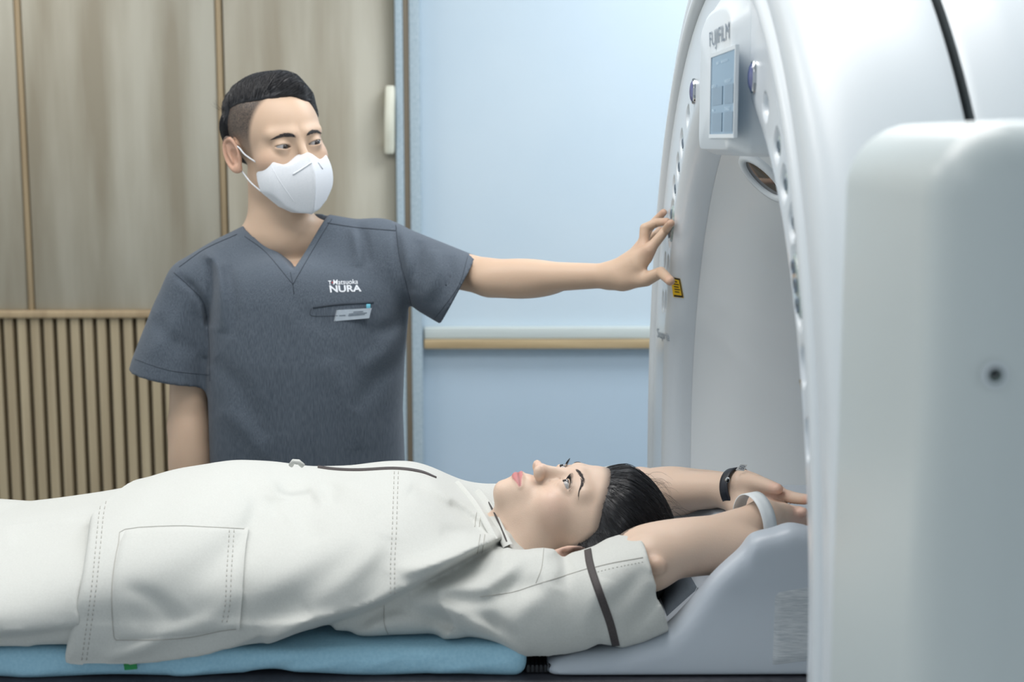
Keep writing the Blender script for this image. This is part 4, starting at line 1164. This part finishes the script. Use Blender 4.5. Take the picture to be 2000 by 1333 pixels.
band3('collar', [(893, 944), (926, 984), (948, 1020), (968, 1058)], .009, .0040, M_gown)
cband = [Vector(p) for p in spl([np.array(U(*p)) for p in [(928, 972, 1.95), (946, 978, 1.95), (966, 990, 1.93)]], 8)]
tubes('collar', [cband], .005, M_gown, jac, 10)

# wrist bands
def cuffband(c, ax, ry, rz, wdt, m, nm, parent, up=(0, 0, 1), th=.0012, a0=0, a1=2*PI, n=64):
    ax = nrmz(ax); u = nrmz(np.cross(ax, up)); v = nrmz(np.cross(u, ax)); rows = []
    for r2, s in ((0, -1), (th, -1), (th, -.3), (th, .3), (th, 1), (0, 1), (0, -1)):
        rows.append([np.array(c)+ax*wdt/2*s+u*(ry+r2)*math.cos(a)+v*(rz+r2)*math.sin(a) for a in [a0+(a1-a0)*q/n for q in range(n+1)]])
    return grid(nm, rows, m, parent)
dN = nrmz(Wn-En); dF = nrmz(Wf-Ef)
wb = cuffband(Wn-dN*.010+A3(0, 0, .002), dN+A3(.10, 0, -.10), .034, .037, .019, M_paper, 'paper_wristband', Pm)
bb = cuffband(Wf+dF*.009, dF+A3(-.03, 0, .08), .0268, .0285, .0145, M_band, 'rubber_wristband', Pm, th=.0022)
fq = ray(1428, 934).normalized(); hh = bvh_of(bb).find_nearest(U(1428, 934, 1.895))[0]
if hh is not None:
    hh = hh-fq*.001
    bx = nrmz(dF); 
    rows = [[np.array(hh)-np.array(fq)*o+bx*(.0048*f*math.cos(a))+A3(0, 0, 1)*(.0042*f*math.sin(a)) for a in [2*PI*q/20 for q in range(20)]] for o, f in ((-.001, 1), (.001, 1), (.0016, .85), (.0019, .4), (.0020, .01))]
    grid('snap_button', rows, M_chrome, bb, True)
tq = [U(1437, 919, 1.905), U(1446, 907, 1.905), U(1460, 908, 1.905), U(1453, 921, 1.905)]
tg = mk('number_tag', [tq[0], tq[1], tq[2], tq[3]]+[q+Vector((0, .0008, 0)) for q in tq], [(0, 1, 2, 3), (7, 6, 5, 4), (0, 4, 5, 1), (1, 5, 6, 2), (2, 6, 7, 3), (3, 7, 4, 0)], M_paper, bb, False)
def tagf(u, v):
    a = tq[0].lerp(tq[1], .2+.6*u); b = tq[3].lerp(tq[2], .2+.6*u); return b.lerp(a, .15+.7*v)+Vector((0, -.0006, 0))
textmesh('number', '60', tagf, M_label, tg, bold=0.01)

# ------------------------------------------------------------------ the standing man
YM = 2.50
SKM = rgb(197, 170, 147); LIPM = rgb(180, 120, 112); BLM = rgb(204, 150, 130)
M_scrub = mat('scrub_cloth', rgb(92, 101, 112), 0.85, rgb(72, 81, 92), (1500, 1500, 70), 2, bump=0.12, bscale=(1300, 1300, 1300), sheen=0.1, spec=0.25, ramp=(.38, .62))
M_sseam = mat('scrub_seam', rgb(58, 66, 76), 0.9, rgb(50, 58, 68), (600, 600, 600))
M_thread = mat('white_thread', rgb(226, 232, 238), 0.7, rgb(216, 222, 230), (900, 900, 900))
M_red = mat('red_thread', rgb(190, 44, 48), 0.7, rgb(180, 38, 42), (900, 900, 900))
M_mask = mat('mask_cloth', rgb(226, 230, 236), 0.85, rgb(221, 226, 232), (400, 400, 400), bump=0.15, bscale=(1200, 1200, 1200), spec=0.2)
M_badge = mat('badge_metal', rgb(172, 184, 194), 0.35, rgb(164, 176, 188), (200, 200, 200), spec=.6)
M_ink = mat('badge_ink', rgb(104, 116, 128), 0.6, rgb(96, 108, 120), (200, 200, 200))
M_blueclip = mat('clip_blue', rgb(120, 200, 222), 0.4, rgb(110, 190, 214), (200, 200, 200))
M_shoe = mat('shoe_white', rgb(210, 212, 212), 0.6, rgb(200, 202, 204), (200, 200, 200))
M_browm = mat('brow_hair_dark', rgb(46, 42, 45), 0.6, rgb(36, 33, 36), (300, 300, 300))
yw_, rl_ = R_(35), R_(6.5)
mf = A3(math.sin(yw_), -math.cos(yw_), .02); mf = nrmz(mf)
mrt = nrmz(np.cross(A3(0, 0, 1), -mf)) * -1
mrt = nrmz(np.cross(-mf, A3(0, 0, 1)))
mu = nrmz(A3(0, 0, 1)*math.cos(rl_)-mrt*math.sin(rl_)); mu = nrmz(mu-mf*(mu @ mf))
MR = np.stack([np.cross(-mf, mu), -mf, mu], 1); MS = .975
MO = ua(556, 287, 2.425)-MS*(MR @ A3(-.031, -.0885, 0))
def tom(P): return (P-MO) @ MR/MS
def fromm(q): return MO+MS*(MR @ np.asarray(q, float))
# scrub top
ty = [380, 500, 560, 620, 700, 800, 905, 1000, 1130]
tl = [400, 402, 403, 404, 408, 412, 415, 410, 404]; tr = [785, 792, 797, 797, 790, 786, 790, 798, 806]
tz = np.array([U(600, v, YM).z for v in ty])[::-1]
txl = np.array([U(a, b, YM).x for a, b in zip(tl, ty)])[::-1]; txr = np.array([U(a, b, YM).x for a, b in zip(tr, ty)])[::-1]
tdp = np.interp(tz, [.8, 1.0, 1.25, 1.45], [.122, .118, .122, .105])
ZTOP = U(560, 452, YM).z
vL, vB, vR = U(459, 440, 2.40), U(567, 531, 2.385), U(631, 418, 2.40)
ARM_L = [ua(742, 492, YM), ua(957, 543, 2.425), ua(1188, 539, 2.36)]
HANDL = []
W0 = ua(1196, 539, 2.357)
def ux(a, b, X): return np.array(UX(a, b, X))
for mcp, rest, rr in (((1267, 489, 2.322), [ua(1290, 462, 2.322), ua(1301, 448, 2.325), ux(1310.5, 436, .2785)], (.0092, .0080, .0072, .0062)),
                      ((1258, 482, 2.345), [ua(1259, 446, 2.350), ua(1283, 435, 2.355), ux(1303, 433, .2785)], (.0094, .0082, .0074, .0062)),
                      ((1249, 487, 2.368), [ua(1266, 448, 2.385), ua(1283, 429, 2.392), ux(1296, 415, .2785)], (.0090, .0078, .0070, .0060)),
                      ((1242, 498, 2.388), [ua(1262, 474, 2.405), ua(1277, 460, 2.41), ux(1289, 449, .279)], (.0080, .0070, .0064, .0054))):
    k = ua(*mcp); HANDL.append(([W0, W0*.5+k*.5, k], [.0155, .0135, .0100])); HANDL.append(([k]+rest, rr))
HANDL.append(([ua(1216, 549, 2.345), ua(1262, 546, 2.318), ua(1291, 532, 2.300), ux(1309, 549, .272)], [.0150, .0118, .0090, .0076]))
ARM_R = [ua(370, 578, YM), ua(370, 835, YM-.01), ua(378, 1075, YM-.06)]
HANDR = hand_parts(ARM_R[2], A3(.05, -.12, -1), A3(1, 0, 0), A3(0, -1, 0), [(12, 18, 12), (14, 20, 12), (16, 22, 14), (18, 24, 14)], 1.0, ((.85, .45, .2), 8, 8), 3)
def torso(P, off=0.0):
    x, y, z = P.T
    xl, xr = np.interp(z, tz, txl), np.interp(z, tz, txr); dp = np.interp(z, tz, tdp); cx, wd = (xl+xr)/2, (xr-xl)/2
    wd = wd+off; dp = dp+off
    u = np.abs(x-cx)/wd; v = np.abs(y-YM)/dp; p = 2.7; r = (u**p+v**p)**(1/p); g = np.sqrt((u/wd)**2+(v/dp)**2)/np.maximum(np.sqrt(u*u+v*v), 1e-6)
    d = (r-1)/np.maximum(g, 1e-3)
    return smax(d, z-(ZTOP-.035)-off, .09)
def shoulders(P, off=0.0):
    a = rc(P, ua(500, 478, YM+.01), ua(380, 553, YM), .040+off, .047+off)
    b = rc(P, ua(610, 465, YM+.01), ua(742, 496, YM), .046+off, .053+off)
    return np.minimum(a, b)
def sleeveR(P, off=0.0):
    x, y, z = P.T
    yy = [500, 540, 600, 700, 780]; c = [378, 373, 358, 337, 326]; w = [42, 48, 60, 78, 90]
    zz = np.array([U(350, v, YM).z for v in yy])[::-1]; cx = np.interp(z, zz, np.array([U(a, b, YM).x for a, b in zip(c, yy)])[::-1]); wd = np.interp(z, zz, np.array(w)[::-1]*.00090)+off; dp = wd*.95
    u = np.abs(x-cx)/wd; v = np.abs(y-YM)/dp; r = np.sqrt(u*u+v*v); g = np.sqrt((u/wd)**2+(v/dp)**2)/np.maximum(r, 1e-6)
    return smax((r-1)/np.maximum(g, 1e-3), z-U(350, 528, YM).z-off, .05)
sa, sb = ARM_L[0], ua(897, 568, 2.445)
def sleeveL(P, off=0.0): return rc(P, sa, sb+(sb-sa)*.5, .056+off, .072+off)
hA, hB = ua(253, 721, YM), ua(409, 751, YM); hnr = nrmz(A3(-(hB-hA)[2], 0, (hB-hA)[0])); hnr = hnr if hnr[2] < 0 else -hnr
cA2, cB2 = ua(931, 499, 2.44), ua(858, 636, 2.44); cnl = nrmz(A3(-(cB2-cA2)[2], 0, (cB2-cA2)[0])); cnl = cnl if cnl[0] > 0 else -cnl
FM = []
def FM_(pts, amp, wd, kind='ridge', Y=2.40): FM.append((W2(pts, Y), amp*1.35, wd*.9, kind))
FM_([(395, 488), (424, 520), (432, 570), (436, 650)], .006, .011); FM_([(412, 505), (414, 560), (412, 640)], -.006, .010)
FM_([(440, 520), (455, 580), (450, 660)], -.003, .012); FM_([(345, 535), (385, 575), (404, 620), (410, 720)], -.006, .008)
FM_([(375, 560), (395, 600), (400, 700)], .003, .010); FM_([(300, 620), (330, 660), (380, 690)], -.003, .016); FM_([(290, 700), (340, 640), (360, 580)], .003, .016)
FM_([(700, 436), (712, 470), (722, 520)], -.004, .009); FM_([(686, 440), (696, 480), (702, 520)], .004, .010)
FM_([(772, 440), (781, 500), (795, 560), (806, 612)], -.005, .008, 'ridge', 2.43); FM_([(786, 445), (797, 500), (812, 560)], .004, .011, 'ridge', 2.43)
FM_([(820, 470), (815, 520), (800, 570)], -.005, .011); FM_([(850, 488), (850, 540), (825, 590)], .004, .011); FM_([(880, 500), (878, 550), (850, 600)], -.003, .011)
FM_([(800, 610), (760, 640), (720, 650)], -.004, .014); FM_([(797, 640), (750, 690), (700, 720)], .0035, .018); FM_([(795, 700), (740, 740), (690, 800)], -.0035, .018)
FM_([(420, 700), (470, 760), (520, 860)], -.0035, .020); FM_([(430, 800), (480, 840), (520, 900)], .003, .018); FM_([(560, 620), (570, 720), (560, 850)], -.002, .022)
FM_([(560, 560), (600, 620), (680, 640)], -.002, .018); FM_([(640, 700), (680, 780), (700, 880)], .003, .02)
def scrub(P):
    d = torso(P); d = smin(d, shoulders(P), .045); cr = P @ hnr-hA @ hnr; cl = P @ cnl-cA2 @ cnl
    sr = np.maximum(sleeveR(P), cr); d = smin(d, sr, .022); inr = np.maximum(sleeveR(P)+.012, -(cr+.045)); d = smax(d, -inr, .002)
    sl = np.maximum(sleeveL(P), cl); d = smin(d, sl, .022); inl = np.maximum(sleeveL(P)+.012, -(cl+.030)); d = smax(d, -inl, .002)
    k_ = 2.40/P[:, 1]; Q = np.stack([P[:, 0]*k_, CAMH+(P[:, 2]-CAMH)*k_], 1); f = np.zeros(len(P))
    for pts, amp, wd, kind in FM: f += polyfold(Q, pts, amp, wd, kind)
    d = d-f*sstep(.0, .05, YM-P[:, 1])
    # V opening and neck hole
    x, z = P[:, 0], P[:, 2]
    def side(a, b): 
        n = nrmz(A3(-(b.z-a.z), b.x-a.x)); n = n if n[1] > 0 else -n
        return -(n[0]*(x-a.x)+n[1]*(z-a.z))
    v = np.maximum(np.maximum(side(vL, vB), side(vB, vR)), P[:, 1]-2.52)
    d = smax(d, -v, .003); d = smax(d, -rc(P, nm0, ua(545, 424, YM+.01), .062, .062), .004)
    # hollow inside so that the cloth is a shell at the neck
    return np.maximum(d, tz[0]-z)
nm0, nm1 = fromm((0, .022, -.06)), ua(546, 458, YM+.02)
def male_body(P):
    d = head_sdf(tom(P), (.0044, .0031), .9, 1.0, crease=0)*MS
    nk = smin(rc(P, nm0, nm1, .050, .055), rc(P, fromm((0, -.02, -.085)), nm1+A3(.003, -.022, .0), .031, .032), .03)
    t = smin(torso(P, -.016), shoulders(P, -.015), .035); t = smin(t, rc(P, ua(470, 484, YM+.02), ua(540, 450, YM+.03), .026, .045), .02); t = smin(t, rc(P, ua(632, 474, YM+.02), ua(560, 450, YM+.03), .030, .045), .02)
    d = smin(d, smin(nk, t, .022), .025)
    al = chain(P, ARM_L, [.036, .0310, .0200], .012); E, Wr = ARM_L[1], ARM_L[2]
    al = smin(al, ell(P, E*.72+Wr*.28+A3(0, 0, -.004), (.080, .028, .0315), rot_cols(Wr-E, A3(0, 1, 0), A3(0, 0, 1))), .016)
    al = smin(al, rc(P, Wr, W0+(W0-Wr), .0195, .020), .01)
    al = smin(al, chain(P, [ua(1220, 541, 2.345), ua(1246, 520, 2.330), ua(1262, 506, 2.326)], [.0200, .0150, .0090]), .010)
    ar = chain(P, ARM_R, [.030, .0365, .0260], .012); E, Wr = ARM_R[1], ARM_R[2]
    ar = smin(ar, ell(P, E*.7+Wr*.3, (.080, .036, .037), rot_cols(Wr-E, A3(0, 1, 0), A3(1, 0, 0))), .015)
    al = smin(al, handd(P, HANDL, .008), .012); ar = smin(ar, handd(P, HANDR), .012)
    d = smin(d, al, .02); d = smin(d, ar, .012)
    for s in (-1, 1):
        h = A3(-.345+s*.085, YM, .90); d = smin(d, chain(P, [h, A3(-.345+s*.10, YM-.005, .50), A3(-.345+s*.11, YM+.02, .09)], [.072, .052, .036]), .02)
    return d
fz = MO[2]
V, Fq = surfnet(male_body, axis_((-.66, .005), (MO[0]-.11, .0013), (MO[0]+.11, .004), (.10, .0018), .30),
                axis_((2.19, .0020), (MO[1]-.14, .0014), (MO[1]-.03, .0022), (2.63, .004), 2.72), axis_((.04, .012), (.9, .006), (U(0, 570, 2.3).z-.01, .0019), (fz-.02, .0012), (fz+.03, .0022), fz+.135), 1)
Mm = empty('person', (-.345, YM, 0), 'man standing in dark grey scrubs and white face mask reaching one arm to the scanner', 'person')
Qm = tom(V); base = skin_col(Qm, SKM, LIPM, BLM); nh = np.linalg.norm(Qm, axis=1) < .18
# clipped sides: cropped hair shows as dark stubble fading out towards the ear and temple
y_, z_ = Qm[:, 1], Qm[:, 2]
fade = sstep(-.020, .045, z_+.25*np.clip(y_, 0, .1))**.5*sstep(-.050, -.036, y_+.25*(z_-.06))*(z_ > -.035)
fade = np.maximum(fade, sstep(.024, .045, y_)*sstep(-.065, -.035, z_))
ear_ = np.linalg.norm((sym_(Qm)-A3(.081, .017, -.006))/A3(1, 1, 1.6), axis=1) < .020
fade = fade*(~ear_); nz_ = rng.uniform(.78, 1.0, len(V))
fade = np.clip(fade*.98*nz_, 0, 1)
hc_ = np.array(rgb(24, 23, 27)[:3]); base = base*(1-fade[:, None])+hc_*fade[:, None]
col = np.where(nh[:, None], base, np.array(SKM[:3]))
for pts, rs in HANDL+HANDR:
    w_ = .35*np.exp(-(np.linalg.norm(V-pts[-1], axis=1)/.012)**2); col = col*(1-w_[:, None])+np.array(BLM[:3])*w_[:, None]
mbody = quadmesh('body', V, Fq, M_skinw, Mm, col); mbv = bvh_of(mbody)
gz = nrmz(mf+mrt*.40+A3(0, 0, -.06))
for s in (1, -1): eyeball('eye', fromm(A3(s*EYE[0], EYE[1], EYE[2])), .0127*MS, gz, Mm, M_eye)
for s in (1, -1):
    brow(s, [(.0105, -.090, .0155), (.022, -.088, .0185), (.034, -.080, .0190), (.045, -.072, .0160)], 230, .0027, .0080, 'eyebrow', Mm, fromm, mbv, M_browm, .00024)
    lashes(s, 'eyelashes', Mm, fromm, .0140, .0026, .0044, 16, M_hair)
# hair
def mline(Q):
    x, y, z = Q.T
    zb = np.interp(y, [-.10, -.08, -.060, -.040, 0, .030, .045, .060, .075], [.088, .086, .084, .083, .081, .074, .010, -.050, -.066]) - .012*sstep(0, .04, x)-.030*sstep(.04, .065, x)
    zf = np.where(y < -.03, np.interp(x, [-.07, -.04, -.01, .02, .045, .06, .068], [.083, .085, .082, .076, .066, .045, .015]), -1)
    return z-np.maximum(zb*(1), np.where(y < -.05, zf, -1))
def mcap(P):
    Q = tom(P); x, y, z = Q.T
    g = head_sdf(Q, ears=None)
    hl = mline(Q)
    th = .005+.004*sstep(.060, .085, z)+.014*np.exp(-(((x-.012)/.042)**2+((y+.055)/.038)**2))*sstep(.07, .10, z)
    th = th+.004*sstep(.03, .07, y)*sstep(.09, .04, z)
    w = .0016*np.sin(170*x+60*y+14*np.sin(40*y))*sstep(.065, .09, z)
    t = (th+w)*(.25*sstep(-.002, .004, hl)+.75*sstep(-.002, .034, hl))
    return np.maximum(g-t, -hl*.9-.001)*MS
V, Fq = surfnet(mcap, axis_((MO[0]-.13, .0021), MO[0]+.13), axis_((MO[1]-.13, .0021), MO[1]+.13), axis_((MO[2]-.08, .0021), MO[2]+.16), 1)
mhair = quadmesh('hair', V, Fq, M_hair, Mm); mhb = bvh_of(mhair)
QV = tom(V); hlv = mline(QV)
def mflow(p):
    q = tom(p[None])[0]
    if q[2] < .066 and q[1] > .02: d = A3(-q[0]*2, .25, -1)
    else: d = A3(.75, .55 if q[1] > -.05 else .15, .9 if q[0] < -.03 or q[1] < -.07 else .1)
    return MR @ nrmz(d)
def mkeep(p, u):
    h, n, i, dd = mhb.find_nearest(Vector(p)); c = Vector(fromm((0, .01, .02))); o = (h-c).normalized()
    return np.array(h+o*(.0008+.0018*math.sin(PI*min(1, u*1.05))*(.4+.6*rng.random())))
cand = np.where((hlv > .0) & (QV[:, 2] > .02))[0]
strands('hair_strands', V[rng.choice(cand, 4200)], mflow, M_hair, mhair, 8, .0065, .00030, .10, keep=mkeep)
cand = np.where((hlv > -.004) & (hlv < .004) & (QV[:, 2] > .05))[0]
strands('hairline_strands', V[rng.choice(cand, 500)], mflow, M_hair, mhair, 6, .005, .00026, .25, keep=lambda p, u: mkeep(p, u*.5))
fly = []
for i in range(14):
    q = fromm((-.060+rng.normal(0, .006), .045+rng.normal(0, .01), .070)); h = mhb.find_nearest(Vector(q))[0]; p = np.array(h); d = nrmz(MR @ A3(-.9, .5, .5)+rng.normal(0, .2, 3)); L = [p]
    for k in range(7): d = nrmz(d+A3(.10, 0, .12)+rng.normal(0, .12, 3)); p = p+d*.0035; L.append(p)
    fly.append(L)
tubes('stray_hair', fly, .00016, M_hair, mhair, 4, (1, 1, .8, .4))
# face mask
MC = np.polyfit([-.125, -.105, -.075, -.045, -.025, -.010], [.094, .106, .1175, .1215, .1175, .108], 3)
MT = np.polyfit([0, .010, .022, .034, .046, .056, .064, .072], [-.0150, -.0180, -.0260, -.0300, -.0270, -.0190, -.0150, -.0150], 5)
def mask_sdf(P):
    Q = tom(P); x, y, z = Q.T; ax = np.abs(x)
    core = ell(Q, (0, -.050, -.060), (.0655, .086, .074))
    c = np.polyval(MC, z)
    rid = ax*math.sin(R_(36))-y*math.cos(R_(36))-c*math.cos(R_(36))-.0035
    d = smax(core, rid, .006)
    zt = np.polyval(MT, ax)
    zb = np.interp(ax, [0, .02, .04, .06, .07], [-.121, -.117, -.104, -.080, -.068])
    d = smax(d, (z-zt)*.9, .002); d = smax(d, (zb-z)*.8, .002)
    d = smax(d, y+.016-(z+.03)*.46, .003)
    d = d-.0012*np.exp(-((ax-.001)/.0016)**2)*(rid > -.006)
    return d*MS
V, Fq = surfnet(mask_sdf, axis_((MO[0]-.10, .0019), MO[0]+.13), axis_((MO[1]-.16, .0019), MO[1]+.09), axis_((MO[2]-.14, .0019), MO[2]+.02), 1)
mask = quadmesh('face_mask', V, Fq, M_mask, Mm); mkb = bvh_of(mask, mbody); mkb1 = bvh_of(mask)
def mline_(pts, nm, r, off, bv=None): 
    Q = castline(bv or mkb1, [tuple(q) for q in spl(pts, 6)], 2, off)
    if len(Q) > 1: tubes(nm, [Q], r, M_mask, mask, 6)
mline_([(572, 341), (590, 330), (608, 318)], 'mask_rib', .0014, .0004)
mline_([(620, 316), (630, 330)], 'mask_rib', .0012, .0004)
mline_([(530, 325), (545, 352), (575, 395)], 'mask_weld', .0004, .0001)
for s in (-1, 1):
    a = fromm((s*.0635, -.034, -.022)); b = fromm((s*.0760, .000, .006)); c = fromm((s*.0780, .018, .010))
    e = fromm((s*.0770, .032, .000)); f = fromm((s*.074, .028, -.020)); g = fromm((s*.072, .004, -.040)); h = fromm((s*.0625, -.038, -.074))
    tubes('ear_loop', [spl([a, (a+b)/2+mrt*s*.004, b, c, e, f, g, (g+h)/2+mrt*s*.003, h], 6)], .0014, M_mask, mask, 6)
# scrub top mesh
V, Fq = surfnet(scrub, axis_((hA[0]-.02, .0034), cA2[0]+.02), axis_((2.35, .0034), (2.50, .006), 2.65), axis_((tz[0]-.01, .0034), U(700, 405, YM).z), 1, 2.0)
top = quadmesh('scrub_top', V, Fq, M_scrub, Mm); tbv = bvh_of(top)
st_ = lambda pts, nm='seam', r=.0006, dash=None, off=.0002: stitch(tbv, pts, nm, top, M_sseam, off, r, dash)
st_([(478, 462), (520, 494), (572, 556)], 'neckband_seam'); st_([(648, 428), (616, 480), (572, 556)], 'neckband_seam'); st_([(567, 532), (572, 556), (574, 575)], 'neckband_seam')
st_([(340, 533), (372, 562), (398, 594), (408, 660), (410, 745)], 'armhole_seam'); st_([(463, 458), (400, 487), (350, 522)], 'yoke_seam', .0009); st_([(640, 436), (690, 444), (735, 448), (773, 451)], 'yoke_seam', .0009)
st_([(773, 440), (780, 500), (795, 560), (807, 612)], 'armhole_seam'); st_([(263, 702), (330, 724), (409, 733)], 'hem_seam', .0004); st_([(914, 500), (895, 560), (848, 624)], 'hem_seam', .0004)
st_([(611, 601), (660, 595), (729, 591)], 'pocket_slit', .0018); st_([(608, 602), (609, 617), (660, 617)], 'pocket_seam', .0004)
def txt(nm, s, q, m, bold=0.0, off=.0010):
    def fn(u, v):
        t = (q[0][0]+(q[1][0]-q[0][0])*u, q[0][1]+(q[1][1]-q[0][1])*u); b = (q[3][0]+(q[2][0]-q[3][0])*u, q[3][1]+(q[2][1]-q[3][1])*u)
        return cast(tbv, b[0]+(t[0]-b[0])*v, b[1]+(t[1]-b[1])*v, off)
    return textmesh(nm, s, fn, m, top, bold=bold)
txt('chest_lettering', 'T', [(641, 549), (647, 549), (647, 557), (642, 557)], M_thread, .02); txt('chest_lettering', 'Matsuoka', [(651, 547), (699, 546), (699, 555), (651, 557)], M_thread, .008)
txt('lettering_dot', '.', [(648, 551), (650.4, 551), (650.4, 554), (648, 554)], M_red, .03); txt('chest_lettering', 'NURA', [(643, 558), (705, 557), (706, 570), (645, 572)], M_thread, .03)
# name badge clipped on the pocket
def bq(u, v, off):
    q = [(657, 606), (726, 602), (721, 622), (652, 628)]; t = (q[0][0]+(q[1][0]-q[0][0])*u, q[0][1]+(q[1][1]-q[0][1])*u); b = (q[3][0]+(q[2][0]-q[3][0])*u, q[3][1]+(q[2][1]-q[3][1])*u)
    return U(b[0]+(t[0]-b[0])*v, b[1]+(t[1]-b[1])*v, byy-off)
byy = cast(tbv, 690, 615, .003).y
V8 = [bq(u, v, o) for o in (.0015, -.0025) for u, v in ((0, 1), (1, 1), (1, 0), (0, 0))]
bdg = mk('name_badge', V8, [(3, 2, 1, 0), (4, 5, 6, 7), (0, 1, 5, 4), (1, 2, 6, 5), (2, 3, 7, 6), (3, 0, 4, 7)], M_badge, top, False)
for (u0, u1, v) in ((.50, .78, .66), (.12, .30, .42), (.38, .90, .50), (.38, .85, .36)):
    mk('badge_text_line', [bq(u0, v, .0018), bq(u1, v, .0018), bq(u1, v+.09, .0018), bq(u0, v+.09, .0018)], [(0, 1, 2, 3)], M_ink, bdg, False)
mk('badge_rim', [bq(u, v, .0017) for u, v in ((.0, 0), (.03, 0), (.03, 1), (0, 1))], [(0, 1, 2, 3)], M_chrome, bdg, False)
ck = cast(tbv, 719, 599, .002); box('badge_clip', (ck.x-.0035, ck.y-.003, ck.z-.005), (ck.x+.0035, ck.y+.003, ck.z+.004), M_blueclip, bdg, .001)
# trousers and shoes (below the table line)
def mtro(P):
    d = None; z = P[:, 2]
    for s in (-1, 1):
        e = chain(P, [A3(-.345+s*.085, YM, .92), A3(-.345+s*.10, YM, .50), A3(-.345+s*.11, YM+.01, .05)], [.105, .085, .072]); d = e if d is None else smin(d, e, .04)
    d = smin(d, ell(P, (-.345, YM, .92), (.175, .125, .12)), .04)
    return np.maximum(np.maximum(d, .075-z), z-.93)
V, Fq = surfnet(mtro, axis_((-.58, .008), -.10), axis_((2.36, .008), 2.66), axis_((.05, .010), .96), 1)
quadmesh('scrub_trousers', V, Fq, M_scrub, Mm)
for s in (-1, 1):
    c = A3(-.345+s*.12, YM-.03, .045)
    def shoe(P): 
        d = smin(ell(P, c+A3(0, -.06, -.005), (.048, .095, .042)), ell(P, c+A3(0, .05, .01), (.040, .07, .055)), .03); return np.maximum(smax(d, .002-P[:, 2], .01), P[:, 2]-.105)
    V, Fq = surfnet(shoe, axis_((c[0]-.07, .005), c[0]+.07), axis_((c[1]-.18, .005), c[1]+.15), axis_((-.01, .005), .12), 1)
    quadmesh('shoe', V, Fq, M_shoe, Mm)
